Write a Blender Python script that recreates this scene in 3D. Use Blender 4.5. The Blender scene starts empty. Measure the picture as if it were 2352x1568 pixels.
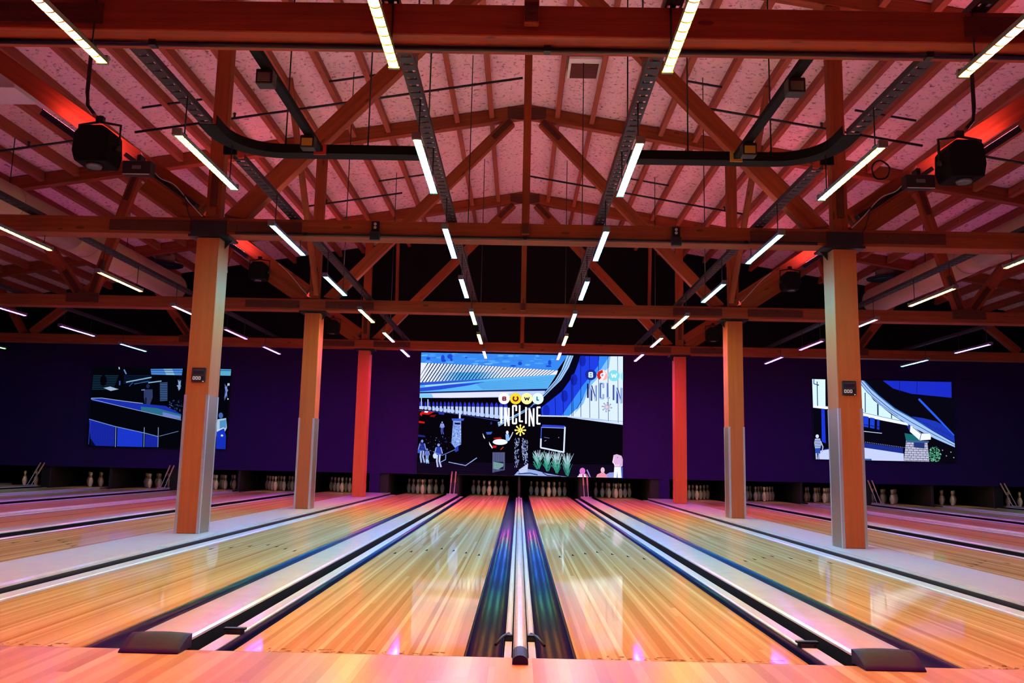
import bpy, bmesh, math, random
from mathutils import Vector, Matrix
random.seed(7)
C = bpy.context.scene.collection
sc = bpy.context.scene
PI = math.pi

# ------------------------------------------------------------------ materials
def new_mat(name):
    m = bpy.data.materials.new(name); m.use_nodes = True
    nt = m.node_tree; nt.nodes.clear()
    out = nt.nodes.new('ShaderNodeOutputMaterial')
    return m, nt, out
def node(nt, t, **kw):
    n = nt.nodes.new(t)
    for k, v in kw.items():
        if k in n.inputs: n.inputs[k].default_value = v
        else: setattr(n, k, v)
    return n
def simple(name, col, rough=.5, metal=0., spec=.5, bump=0., bscale=60, coat=0.):
    m, nt, out = new_mat(name)
    p = node(nt, 'ShaderNodeBsdfPrincipled')
    p.inputs['Roughness'].default_value = rough; p.inputs['Metallic'].default_value = metal
    p.inputs['Specular IOR Level'].default_value = spec
    p.inputs['Coat Weight'].default_value = coat
    tc = node(nt, 'ShaderNodeTexCoord'); nz = node(nt, 'ShaderNodeTexNoise', Scale=bscale, Detail=3)
    nt.links.new(tc.outputs['Object'], nz.inputs['Vector'])
    mx = node(nt, 'ShaderNodeMix', data_type='RGBA')
    mx.inputs[6].default_value = (*[c*.88 for c in col], 1); mx.inputs[7].default_value = (*[min(1, c*1.1) for c in col], 1)
    nt.links.new(nz.outputs['Fac'], mx.inputs[0]); nt.links.new(mx.outputs[2], p.inputs['Base Color'])
    if bump:
        b = node(nt, 'ShaderNodeBump', Strength=bump, Distance=.01)
        nt.links.new(nz.outputs['Fac'], b.inputs['Height']); nt.links.new(b.outputs[0], p.inputs['Normal'])
    nt.links.new(p.outputs[0], out.inputs[0])
    return m
def timber(name, c0, c1, rough=.6, knots=.7):
    """grain runs along local X"""
    m, nt, out = new_mat(name)
    p = node(nt, 'ShaderNodeBsdfPrincipled', Roughness=rough); p.inputs['Specular IOR Level'].default_value = .25
    tc = node(nt, 'ShaderNodeTexCoord'); mp = node(nt, 'ShaderNodeMapping')
    mp.inputs['Scale'].default_value = (.6, 14, 14)
    oi = node(nt, 'ShaderNodeObjectInfo')
    ad = node(nt, 'ShaderNodeVectorMath', operation='ADD')
    nt.links.new(tc.outputs['Object'], ad.inputs[0]); nt.links.new(oi.outputs['Random'], ad.inputs[1])
    nt.links.new(ad.outputs[0], mp.inputs[0])
    nz = node(nt, 'ShaderNodeTexNoise', Scale=1.6, Detail=6, Distortion=.6); nt.links.new(mp.outputs[0], nz.inputs['Vector'])
    wv = node(nt, 'ShaderNodeTexNoise', Scale=9., Detail=2); nt.links.new(mp.outputs[0], wv.inputs['Vector'])
    mth = node(nt, 'ShaderNodeMath', operation='ADD'); nt.links.new(nz.outputs['Fac'], mth.inputs[0])
    m2 = node(nt, 'ShaderNodeMath', operation='MULTIPLY'); m2.inputs[1].default_value = .35
    nt.links.new(wv.outputs['Fac'], m2.inputs[0]); nt.links.new(m2.outputs[0], mth.inputs[1])
    cr = node(nt, 'ShaderNodeValToRGB'); cr.color_ramp.elements[0].position = .42; cr.color_ramp.elements[1].position = .92
    cr.color_ramp.elements[0].color = (*c0, 1); cr.color_ramp.elements[1].color = (*c1, 1)
    nt.links.new(mth.outputs[0], cr.inputs[0])
    # knots
    vo = node(nt, 'ShaderNodeTexVoronoi', Scale=1.5); mp2 = node(nt, 'ShaderNodeMapping'); mp2.inputs['Scale'].default_value = (1.3, 4, 4)
    nt.links.new(ad.outputs[0], mp2.inputs[0]); nt.links.new(mp2.outputs[0], vo.inputs['Vector'])
    lt = node(nt, 'ShaderNodeMath', operation='LESS_THAN'); lt.inputs[1].default_value = .1
    nt.links.new(vo.outputs['Distance'], lt.inputs[0])
    mk = node(nt, 'ShaderNodeMix', data_type='RGBA'); mk.inputs[7].default_value = (*[c*.45 for c in c0], 1)
    m3 = node(nt, 'ShaderNodeMath', operation='MULTIPLY'); m3.inputs[1].default_value = knots
    nt.links.new(lt.outputs[0], m3.inputs[0]); nt.links.new(m3.outputs[0], mk.inputs[0]); nt.links.new(cr.outputs[0], mk.inputs[6])
    nt.links.new(mk.outputs[2], p.inputs['Base Color'])
    b = node(nt, 'ShaderNodeBump', Strength=.15, Distance=.004); nt.links.new(mth.outputs[0], b.inputs['Height']); nt.links.new(b.outputs[0], p.inputs['Normal'])
    nt.links.new(p.outputs[0], out.inputs[0])
    return m
def boards(name, w, length, c0, c1, c2, rough, marks):
    """strip boards running along Y, board width w, in object coordinates"""
    m, nt, out = new_mat(name)
    p = node(nt, 'ShaderNodeBsdfPrincipled', Roughness=rough)
    p.inputs['Specular IOR Level'].default_value = .5; p.inputs['IOR'].default_value = 1.36 if marks else 1.3
    tc = node(nt, 'ShaderNodeTexCoord'); sx = node(nt, 'ShaderNodeSeparateXYZ'); nt.links.new(tc.outputs['Object'], sx.inputs[0])
    oi = node(nt, 'ShaderNodeObjectInfo')
    def mth(op, a, b=None, c=None):
        n = node(nt, 'ShaderNodeMath', operation=op)
        for i, v in enumerate((a, b, c)):
            if v is None: continue
            if isinstance(v, (int, float)): n.inputs[i].default_value = v
            else: nt.links.new(v, n.inputs[i])
        return n.outputs[0]
    bi = mth('FLOOR', mth('DIVIDE', sx.outputs['X'], w))
    wn1 = node(nt, 'ShaderNodeTexWhiteNoise', noise_dimensions='2D')
    cb = node(nt, 'ShaderNodeCombineXYZ'); nt.links.new(bi, cb.inputs[0]); nt.links.new(oi.outputs['Random'], cb.inputs[1]); nt.links.new(cb.outputs[0], wn1.inputs['Vector'])
    seg = mth('FLOOR', mth('ADD', mth('DIVIDE', sx.outputs['Y'], length), mth('MULTIPLY', wn1.outputs['Value'], 7.3)))
    wn2 = node(nt, 'ShaderNodeTexWhiteNoise', noise_dimensions='3D')
    cb2 = node(nt, 'ShaderNodeCombineXYZ'); nt.links.new(bi, cb2.inputs[0]); nt.links.new(seg, cb2.inputs[1]); nt.links.new(oi.outputs['Random'], cb2.inputs[2]); nt.links.new(cb2.outputs[0], wn2.inputs['Vector'])
    bi2 = mth('FLOOR', mth('DIVIDE', sx.outputs['X'], w*2.5)); wn3 = node(nt, 'ShaderNodeTexWhiteNoise', noise_dimensions='2D')
    cb3 = node(nt, 'ShaderNodeCombineXYZ'); nt.links.new(bi2, cb3.inputs[0]); nt.links.new(seg, cb3.inputs[1]); nt.links.new(cb3.outputs[0], wn3.inputs['Vector'])
    mp = node(nt, 'ShaderNodeMapping'); mp.inputs['Scale'].default_value = (60, 1.2, 1); nt.links.new(tc.outputs['Object'], mp.inputs[0])
    nz = node(nt, 'ShaderNodeTexNoise', Scale=2., Detail=4); nt.links.new(mp.outputs[0], nz.inputs['Vector'])
    v = mth('ADD', mth('MULTIPLY', wn2.outputs['Value'], .30), mth('ADD', mth('MULTIPLY', nz.outputs['Fac'], .14), mth('MULTIPLY', wn3.outputs['Value'], .56)))
    cr = node(nt, 'ShaderNodeValToRGB'); e = cr.color_ramp.elements
    e[0].position = .15; e[0].color = (*c0, 1); e[1].position = .9; e[1].color = (*c2, 1)
    x = e.new(.55); x.color = (*c1, 1)
    nt.links.new(v, cr.inputs[0])
    col = cr.outputs[0]
    # thin seams
    fr = mth('FRACT', mth('DIVIDE', sx.outputs['X'], w))
    seam = mth('LESS_THAN', fr, .045)
    mx = node(nt, 'ShaderNodeMix', data_type='RGBA'); mx.inputs[7].default_value = (*[c*.6 for c in c0], 1)
    nt.links.new(mth('MULTIPLY', seam, .4 if marks else .15), mx.inputs[0]); nt.links.new(col, mx.inputs[6]); col = mx.outputs[2]
    if marks:  # scuffs where the lane meets the approach
        nz2 = node(nt, 'ShaderNodeTexNoise', Scale=22., Detail=3); nt.links.new(tc.outputs['Object'], nz2.inputs['Vector'])
        near = mth('MULTIPLY', mth('LESS_THAN', sx.outputs['Y'], .075), mth('GREATER_THAN', sx.outputs['Y'], .005))
        ox = mth('LESS_THAN', mth('ABSOLUTE', sx.outputs['X']), .44)
        s = mth('MULTIPLY', mth('MULTIPLY', near, ox), mth('GREATER_THAN', nz2.outputs['Fac'], .58))
        mx2 = node(nt, 'ShaderNodeMix', data_type='RGBA'); mx2.inputs[7].default_value = (.12, .03, .015, 1)
        nt.links.new(mth('MULTIPLY', s, .75), mx2.inputs[0]); nt.links.new(col, mx2.inputs[6]); col = mx2.outputs[2]
    nt.links.new(col, p.inputs['Base Color'])
    nz3 = node(nt, 'ShaderNodeTexNoise', Scale=1.2, Detail=2); nt.links.new(tc.outputs['Object'], nz3.inputs['Vector'])
    if marks:  # worn clear finish: sheen rises towards grazing view but never turns into a full mirror
        p.inputs['Specular IOR Level'].default_value = 0.; p.inputs['Roughness'].default_value = .6
        gl = node(nt, 'ShaderNodeBsdfGlossy'); gl.inputs['Roughness'].default_value = rough
        fr_ = node(nt, 'ShaderNodeFresnel'); fr_.inputs['IOR'].default_value = 1.45
        cap = mth('MINIMUM', mth('MULTIPLY', fr_.outputs[0], .95), SHEEN)
        mxs = node(nt, 'ShaderNodeMixShader'); nt.links.new(cap, mxs.inputs[0]); nt.links.new(p.outputs[0], mxs.inputs[1]); nt.links.new(gl.outputs[0], mxs.inputs[2])
        nt.links.new(mxs.outputs[0], out.inputs[0]); return m
    nt.links.new(p.outputs[0], out.inputs[0])
    return m
SHEEN = .50
def insulation(name):
    m, nt, out = new_mat(name)
    p = node(nt, 'ShaderNodeBsdfPrincipled', Roughness=.9); p.inputs['Specular IOR Level'].default_value = .15
    tc = node(nt, 'ShaderNodeTexCoord')
    nz = node(nt, 'ShaderNodeTexNoise', Scale=16., Detail=6); nt.links.new(tc.outputs['Object'], nz.inputs['Vector'])
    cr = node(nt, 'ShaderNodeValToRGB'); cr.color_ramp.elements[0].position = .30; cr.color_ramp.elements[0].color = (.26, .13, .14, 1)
    cr.color_ramp.elements[1].position = .43; cr.color_ramp.elements[1].color = (.84, .52, .56, 1)  # pink of the coloured room light is put into the base colour
    nt.links.new(nz.outputs['Fac'], cr.inputs[0])
    # black facing torn at the cross seams
    mp = node(nt, 'ShaderNodeMapping'); mp.inputs['Scale'].default_value = (1.6, 2.2, 1.6); nt.links.new(tc.outputs['Object'], mp.inputs[0])
    nz2 = node(nt, 'ShaderNodeTexNoise', Scale=2.3, Detail=5, Distortion=1.2); nt.links.new(mp.outputs[0], nz2.inputs['Vector'])
    rng = node(nt, 'ShaderNodeMath', operation='COMPARE'); rng.inputs[1].default_value = .41; rng.inputs[2].default_value = .004
    nt.links.new(nz2.outputs['Fac'], rng.inputs[0])
    mx = node(nt, 'ShaderNodeMix', data_type='RGBA'); mx.inputs[7].default_value = (.07, .05, .05, 1)
    m2 = node(nt, 'ShaderNodeMath', operation='MULTIPLY'); m2.inputs[1].default_value = .8
    nt.links.new(rng.outputs[0], m2.inputs[0]); nt.links.new(m2.outputs[0], mx.inputs[0]); nt.links.new(cr.outputs[0], mx.inputs[6])
    nt.links.new(mx.outputs[2], p.inputs['Base Color'])
    b = node(nt, 'ShaderNodeBump', Strength=.6, Distance=.03); nt.links.new(nz.outputs['Fac'], b.inputs['Height']); nt.links.new(b.outputs[0], p.inputs['Normal'])
    nt.links.new(p.outputs[0], out.inputs[0])
    return m
TUBE_STRENGTH = 190.
def led(name, strength):
    """pixel LED tube: every pixel shows the colour of a ring pattern that runs out over the hall from the middle lanes"""
    m, nt, out = new_mat(name)
    g = node(nt, 'ShaderNodeNewGeometry'); sx = node(nt, 'ShaderNodeSeparateXYZ'); nt.links.new(g.outputs['Position'], sx.inputs[0])
    cb = node(nt, 'ShaderNodeCombineXYZ'); xs_ = node(nt, 'ShaderNodeMath', operation='MULTIPLY'); xs_.inputs[1].default_value = 1.1; nt.links.new(sx.outputs['X'], xs_.inputs[0])
    nt.links.new(xs_.outputs[0], cb.inputs[0]); nt.links.new(sx.outputs['Y'], cb.inputs[1])
    ds = node(nt, 'ShaderNodeVectorMath', operation='DISTANCE'); ds.inputs[1].default_value = (0, 6.0, 0); nt.links.new(cb.outputs[0], ds.inputs[0])
    dv = node(nt, 'ShaderNodeMath', operation='DIVIDE'); dv.inputs[1].default_value = 16.; nt.links.new(ds.outputs['Value'], dv.inputs[0])
    cr = node(nt, 'ShaderNodeValToRGB'); ramp = cr.color_ramp
    stops = RING
    while len(ramp.elements) < len(stops): ramp.elements.new(.5)
    for e, (r, c) in zip(ramp.elements, stops): e.position = r/16.; e.color = (*c, 1)
    nt.links.new(dv.outputs[0], cr.inputs[0])
    fr = node(nt, 'ShaderNodeMath', operation='FRACT'); ml = node(nt, 'ShaderNodeMath', operation='MULTIPLY'); ml.inputs[1].default_value = 1/.098
    nt.links.new(sx.outputs['Y'], ml.inputs[0]); nt.links.new(ml.outputs[0], fr.inputs[0])
    pg = node(nt, 'ShaderNodeMath', operation='PINGPONG'); pg.inputs[1].default_value = .5; nt.links.new(fr.outputs[0], pg.inputs[0])
    bd = node(nt, 'ShaderNodeMapRange'); bd.inputs['From Min'].default_value = .05; bd.inputs['From Max'].default_value = .17
    bd.inputs['To Min'].default_value = .0012*strength; bd.inputs['To Max'].default_value = strength
    nt.links.new(pg.outputs[0], bd.inputs[0])
    # the outer rows run at lower power
    ab = node(nt, 'ShaderNodeMath', operation='ABSOLUTE'); nt.links.new(sx.outputs['X'], ab.inputs[0])
    ot = node(nt, 'ShaderNodeMath', operation='LESS_THAN'); ot.inputs[1].default_value = 4.; nt.links.new(ab.outputs[0], ot.inputs[0])
    pw = node(nt, 'ShaderNodeMapRange'); pw.inputs['To Min'].default_value = .42; nt.links.new(ot.outputs[0], pw.inputs['Value'])
    pm = node(nt, 'ShaderNodeMath', operation='MULTIPLY'); nt.links.new(bd.outputs[0], pm.inputs[0]); nt.links.new(pw.outputs[0], pm.inputs[1])
    em = node(nt, 'ShaderNodeEmission'); nt.links.new(cr.outputs[0], em.inputs[0]); nt.links.new(pm.outputs[0], em.inputs[1])
    nt.links.new(em.outputs[0], out.inputs[0])
    return m
RING = [(0, (.07, .36, 2.1)), (2.4, (.07, .50, 2.0)), (3.4, (.08, 1.05, .75)), (4.3, (.42, 1.05, .06)), (5.1, (1.05, .78, .02)), (5.9, (1.35, .38, .02)), (6.8, (1.4, .12, .09)),
        (7.6, (1.35, .04, .42)), (8.7, (1.25, .03, 1.0)), (9.9, (.75, .04, 1.8)), (11.2, (.20, .07, 1.7)), (12.6, (.04, .28, 1.4)), (14.4, (.04, .8, .35)), (16., (.12, .8, .06))]
def glow(name, col, s):
    m, nt, out = new_mat(name); em = node(nt, 'ShaderNodeEmission'); em.inputs[0].default_value = (*col, 1); em.inputs[1].default_value = s
    nt.links.new(em.outputs[0], out.inputs[0]); return m
def picture(name, s):
    m, nt, out = new_mat(name)
    at = node(nt, 'ShaderNodeVertexColor', layer_name='Col')
    em = node(nt, 'ShaderNodeEmission'); em.inputs[1].default_value = s
    # rows of LED modules
    g = node(nt, 'ShaderNodeNewGeometry'); sx = node(nt, 'ShaderNodeSeparateXYZ'); nt.links.new(g.outputs['Position'], sx.inputs[0])
    a = node(nt, 'ShaderNodeMath', operation='MULTIPLY'); a.inputs[1].default_value = 2*PI/.04; nt.links.new(sx.outputs['Z'], a.inputs[0])
    b = node(nt, 'ShaderNodeMath', operation='SINE'); nt.links.new(a.outputs[0], b.inputs[0])
    c = node(nt, 'ShaderNodeMath', operation='MULTIPLY_ADD'); c.inputs[1].default_value = .07*s; c.inputs[2].default_value = s; nt.links.new(b.outputs[0], c.inputs[0]); nt.links.new(c.outputs[0], em.inputs[1])
    nt.links.new(at.outputs[0], em.inputs[0]); nt.links.new(em.outputs[0], out.inputs[0]); return m

M = {}
M['wood'] = timber('glulam_timber', (.20, .034, .010), (.33, .068, .019))
M['wood_col'] = timber('column_veneer', (.42, .078, .022), (.50, .105, .031), .5, .0)
M['wood_dark'] = timber('dark_plate', (.07, .016, .010), (.11, .025, .014))
M['joist'] = timber('joist_timber', (.24, .05, .022), (.36, .09, .04))
M['lane'] = boards('lane_boards', 1.0541/39, 9.0, (.55, .28, .095), (.74, .455, .185), (.88, .64, .32), .05, True)
M['approach'] = boards('approach_boards', .0541, 2.2, (.45, .215, .065), (.60, .345, .12), (.76, .50, .22), .28, False)
M['black'] = simple('black_plastic', (.007, .0065, .008), .4, 0, .35)
M['marker'] = simple('arrow_inlay', (.02, .01, .008), .9, 0, .0)
M['blackmetal'] = simple('black_metal', (.018, .016, .018), .45, .3)
M['gutter'] = simple('gutter_black', (.008, .022, .10), .30, 0, .18)
M['pit'] = simple('pit_black', (.006, .005, .005), .8)
M['kick'] = simple('kickback_brown', (.014, .010, .008), .7)
M['cream'] = simple('cap_cream', (.58, .54, .49), .22, 0, .5, 0, 8)
M['capgrey'] = simple('cap_grey', (.44, .43, .42), .4, 0, .4, 0, 8)
M['hood'] = simple('hood_rubber', (.022, .003, .036), .55, 0, .25, .1, 200)
M['rail'] = simple('rail_white', (.66, .66, .68), .2)
M['alu'] = simple('brushed_aluminium', (.62, .60, .60), .34, .75)
M['sheet'] = simple('kick_sheet', (.38, .28, .21), .33, .8)
M['steel'] = simple('steel_channel', (.024, .020, .028), .5, .3)
M['grey'] = simple('housing_grey', (.20, .20, .21), .45, .5)
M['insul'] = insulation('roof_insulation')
M['wallp'] = simple('wall_purple', (.024, .005, .085), .75, 0, .15, 0, 4)
M['wall_shade'] = simple('wall_shaded', (.006, .005, .008), .85, 0, .1)
M['walls'] = simple('wall_dark', (.02, .014, .02), .85, 0, .2)
M['pin'] = simple('pin_white', (.66, .56, .44), .3)
M['band'] = simple('pin_band', (.06, .012, .012), .4)
M['duct'] = simple('duct_tan', (.52, .40, .24), .55, .2)
M['white'] = simple('white_paint', (.72, .68, .66), .5)
M['yellow'] = simple('yellow_label', (.55, .38, .06), .5)
M['redlabel'] = simple('red_label', (.6, .05, .05), .5)
M['brush'] = simple('brush_tan', (.62, .42, .22), .7)
M['cable'] = simple('cable_grey', (.5, .45, .45), .5)
M['deadblack'] = simple('matte_black', (.0035, .0033, .004), .7, 0, .15)
M['lens'] = simple('glass_lens', (.22, .2, .22), .08, .3)
M['tube'] = led('led_tube_light', TUBE_STRENGTH)
M['pinlamp'] = glow('pin_lamp_glow', (1., .70, .42), 80.)
M['digit'] = glow('digit_glow', (1., .72, .68), .55)
M['picture'] = picture('screen_picture', .86)
M['wash'] = glow('added_wash_glow', (1., .17, .24), 65.)
M['up_in'] = glow('added_uplight_inner', (1., .52, .50), 14.)
M['up_out'] = glow('added_uplight_outer', (.80, .14, .58), 13.)

# ------------------------------------------------------------------ mesh helpers
class MB:
    def __init__(s): s.bm = bmesh.new()
    def box(s, x0, x1, y0, y1, z0, z1, mi=0):
        vs = [s.bm.verts.new((x, y, z)) for x in (x0, x1) for y in (y0, y1) for z in (z0, z1)]
        for f in ((0, 1, 3, 2), (4, 6, 7, 5), (0, 4, 5, 1), (2, 3, 7, 6), (0, 2, 6, 4), (1, 5, 7, 3)):
            s.bm.faces.new([vs[i] for i in f]).material_index = mi
        return s
    def poly(s, pts, mi=0):
        f = s.bm.faces.new([s.bm.verts.new(p) for p in pts]); f.material_index = mi; return f
    def prism(s, pts, d, mi=0):
        """closed outline pts extruded by vector d"""
        d = Vector(d); a = [s.bm.verts.new(p) for p in pts]; b = [s.bm.verts.new(Vector(p)+d) for p in pts]; n = len(a)
        s.bm.faces.new(a).material_index = mi; s.bm.faces.new(b[::-1]).material_index = mi
        for i in range(n): s.bm.faces.new((a[i], b[i], b[(i+1) % n], a[(i+1) % n])).material_index = mi
        return s
    def tube(s, pts, r, seg=8, mi=0, caps=True, smooth=True):
        pts = [Vector(p) for p in pts]; rings = []
        for i, p in enumerate(pts):
            t = (pts[min(i+1, len(pts)-1)]-pts[max(i-1, 0)]).normalized()
            up = Vector((0, 0, 1)) if abs(t.z) < .95 else Vector((0, 1, 0))
            a = t.cross(up).normalized(); b = t.cross(a).normalized(); rr = r[i] if isinstance(r, (list, tuple)) else r
            rings.append([s.bm.verts.new(p+a*rr*math.cos(2*PI*k/seg)+b*rr*math.sin(2*PI*k/seg)) for k in range(seg)])
        for q, w in zip(rings, rings[1:]):
            for k in range(seg):
                f = s.bm.faces.new((q[k], q[(k+1) % seg], w[(k+1) % seg], w[k])); f.material_index = mi; f.smooth = smooth
        if caps:
            s.bm.faces.new(rings[0][::-1]).material_index = mi; s.bm.faces.new(rings[-1]).material_index = mi
        return s
    def lathe(s, prof, seg=14, c=(0, 0, 0), mi=0):
        rings = [[s.bm.verts.new((c[0]+r*math.cos(2*PI*k/seg), c[1]+r*math.sin(2*PI*k/seg), c[2]+z)) for k in range(seg)] for r, z in prof]
        for q, w in zip(rings, rings[1:]):
            for k in range(seg):
                f = s.bm.faces.new((q[k], q[(k+1) % seg], w[(k+1) % seg], w[k])); f.smooth = True; f.material_index = mi
        s.bm.faces.new(rings[0][::-1]).material_index = mi; s.bm.faces.new(rings[-1]).material_index = mi
        return s
    def bevel(s, w, seg=1):
        bmesh.ops.bevel(s.bm, geom=list(s.bm.edges), offset=w, segments=seg, affect='EDGES', profile=.5); return s
    def mesh(s, name, mats):
        bmesh.ops.recalc_face_normals(s.bm, faces=s.bm.faces)
        me = bpy.data.meshes.new(name); s.bm.to_mesh(me); s.bm.free()
        for m in (mats if isinstance(mats, (list, tuple)) else [mats]): me.materials.append(M[m] if isinstance(m, str) else m)
        return me
WORLD = {}
def tag(o, label, cat, group=None, kind=None):
    o['label'] = label; o['category'] = cat
    if group: o['group'] = group
    if kind: o['kind'] = kind
    return o
def thing(name, label, cat, loc=(0, 0, 0), group=None):
    o = bpy.data.objects.new(name, None); C.objects.link(o); o.location = loc; o.empty_display_size = .1
    WORLD[o] = Vector(loc)
    return tag(o, label, cat, group)
def put(name, me, parent=None, loc=(0, 0, 0), rot=None):
    """mesh me (about its own origin) placed at world loc, optional rotation matrix"""
    o = bpy.data.objects.new(name, me); C.objects.link(o)
    L = Vector(loc)
    WORLD[o] = L
    if parent is not None:
        o.parent = parent; L = L-WORLD[parent]
    if rot is not None: o.matrix_basis = Matrix.Translation(L) @ rot.to_4x4()
    else: o.location = L
    return o
def dup(o, loc=None, label=None, group=None, parent=None):
    c = o.copy(); C.objects.link(c)
    if parent is not None: c.parent = parent
    if loc is not None: c.location = loc; WORLD[c] = Vector(loc)
    if label: c['label'] = label
    if group: c['group'] = group
    for ch in list(o.children): dup(ch, parent=c)
    return c
def struct(name, me, loc=(0, 0, 0)):
    o = put(name, me, None, loc); o['kind'] = 'structure'; return o
def beam(name, p0, p1, h, w, mat, parent, bev=.006, cut0=0, cut1=0):
    """square-edged timber from p0 to p1, local X along it, h in the plane of Z, w across"""
    p0, p1 = Vector(p0), Vector(p1); d = p1-p0; L = d.length; x = d.normalized()
    z = Vector((0, 0, 1)) if abs(x.z) < .98 else Vector((1, 0, 0))
    y = z.cross(x).normalized(); z = x.cross(y)
    mb = MB()
    # ends may be cut on a slant (cut = how far the top edge runs on)
    pts = [(-L/2-cut0, 0, h/2), (-L/2+cut0, 0, -h/2), (L/2-cut1, 0, -h/2), (L/2+cut1, 0, h/2)]
    mb.prism([(a, -w/2, c) for a, b, c in pts], (0, w, 0))
    if bev: mb.bevel(bev)
    return put(name, mb.mesh(name, mat), parent, (p0+p1)/2, Matrix((x, y, z)).transposed())

# ------------------------------------------------------------------ camera
CX, CY, CZ, PITCH, YAW, ROLL, F = -0.024026, -3.96885, 0.882252, 0.143777, -0.0110278, 0.0213825, 1912.4786
def camera():
    cp, sp, cy, sy = math.cos(PITCH), math.sin(PITCH), math.cos(YAW), math.sin(YAW)
    f = Vector((sy*cp, cy*cp, sp)); r0 = Vector((cy, -sy, 0)); u0 = r0.cross(f)
    r = math.cos(ROLL)*r0+math.sin(ROLL)*u0; u = -math.sin(ROLL)*r0+math.cos(ROLL)*u0
    cd = bpy.data.cameras.new('camera'); cd.sensor_width = 36; cd.lens = F/2352*36; cd.clip_end = 200
    o = bpy.data.objects.new('camera', cd); C.objects.link(o)
    o.matrix_world = Matrix.Translation((CX, CY, CZ)) @ Matrix((r, u, -f)).transposed().to_4x4()
    sc.camera = o
camera()

# ------------------------------------------------------------------ hall shell
SLOPE = .166; RIDGE = 7.17; SIDE = 15.0; YB = -9.0; YW = 17.6; YE = 20.2
def roof(x): return RIDGE-SLOPE*abs(x)
mb = MB(); mb.box(-SIDE, SIDE, -4.7, -.004, -.06, 0); struct('floor', mb.mesh('floor', 'approach'))
mb = MB(); mb.box(-SIDE, SIDE, YB, -4.705, -.06, 0); struct('floor_3', mb.mesh('floor_3', 'pit'))
mb = MB(); mb.box(-SIDE, SIDE, -.004, YE, -.4, -.22); struct('floor_2', mb.mesh('floor_2', 'pit'))
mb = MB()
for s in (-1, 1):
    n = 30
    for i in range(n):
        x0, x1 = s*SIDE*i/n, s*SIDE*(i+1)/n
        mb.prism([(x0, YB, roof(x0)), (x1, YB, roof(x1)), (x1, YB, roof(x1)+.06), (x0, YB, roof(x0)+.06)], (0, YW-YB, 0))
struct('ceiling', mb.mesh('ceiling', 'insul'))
mb = MB()
mb.prism([(-SIDE, YW, .53), (SIDE, YW, .53), (SIDE, YW, 3.75), (-SIDE, YW, 3.75)], (0, .06, 0))
mb.prism([(-SIDE, YW, 3.75), (SIDE, YW, 3.75), (SIDE, YW, roof(SIDE)+.06), (0, YW, RIDGE+.06), (-SIDE, YW, roof(SIDE)+.06)], (0, .06, 0), 1)  # upper wall coloured near black for the shade above the tubes
struct('wall_back', mb.mesh('wall_back', ['wallp', 'wall_shade']))
for s, nm in ((-1, 'wall_left'), (1, 'wall_right')):
    mb = MB(); mb.box(min(s*SIDE, s*(SIDE+.1)), max(s*SIDE, s*(SIDE+.1)), YB, YE, -.4, 4.8); struct(nm, mb.mesh(nm, 'walls'))
mb = MB(); mb.prism([(-SIDE, YB-.1, -.1), (SIDE, YB-.1, -.1), (SIDE, YB-.1, roof(SIDE)), (0, YB-.1, RIDGE), (-SIDE, YB-.1, roof(SIDE))], (0, .1, 0)); struct('wall_front', mb.mesh('wall_front', 'walls'))
mb = MB(); mb.box(-SIDE, SIDE, YE, YE+.06, -.4, .95); mb.box(-SIDE, SIDE, YW+.07, YE, .9, .95); struct('wall_pit', mb.mesh('wall_pit', 'pit'))
for s in (-1, 1):
    mb = MB(); mb.box(-.13, .13, -.0, .06, -.0, .528); struct('wall_pier', mb.mesh('wall_pier', 'wallp'), (s*3.70, YW, .0))

# ------------------------------------------------------------------ lanes
LW = 1.0541; G1, G2, G3 = .5183, .7073, 1.07
cen = [G1/2+LW/2]
for g in (G2, G3, G2, G1, G2, G1, G2): cen.append(cen[-1]+LW+g)
LN = 19.5
WHERE = ['first {s} of the centre divider', 'second {s} of the centre divider', 'third {s} of the centre divider', 'fourth {s} of the centre divider',
         'fifth {s} of the centre divider', 'sixth {s} of the centre divider', 'seventh {s} of the centre divider', 'outermost on the {s}']
SN = {-1: 'left', 1: 'right'}
mb = MB(); mb.box(-LW/2, LW/2, 0, LN, -.05, 0)
for i in range(-3, 4):
    x = i*.1335; y = 4.70-.165*abs(i); mb.poly([(x-.015, y-.085, .0008), (x+.015, y-.085, .0008), (x, y+.075, .0008)], 1)
lane_me = mb.mesh('lane', ['lane', 'marker'])
mb = MB(); mb.box(-LW/2, LW/2, 0, .004, -.02, .001); 
lanes = {}
lane0 = None
for k in range(8):
    for s in (-1, 1):
        lab = 'polished maple bowling lane, '+WHERE[k].format(s=SN[s])
        if lane0 is None: o = lane0 = put('bowling_lane', lane_me, None, (s*cen[k], 0, 0)); tag(o, lab, 'bowling lane', 'bowling lanes')
        else: o = dup(lane0, (s*cen[k], 0, 0), lab)
        lanes[(k, s)] = o

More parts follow.
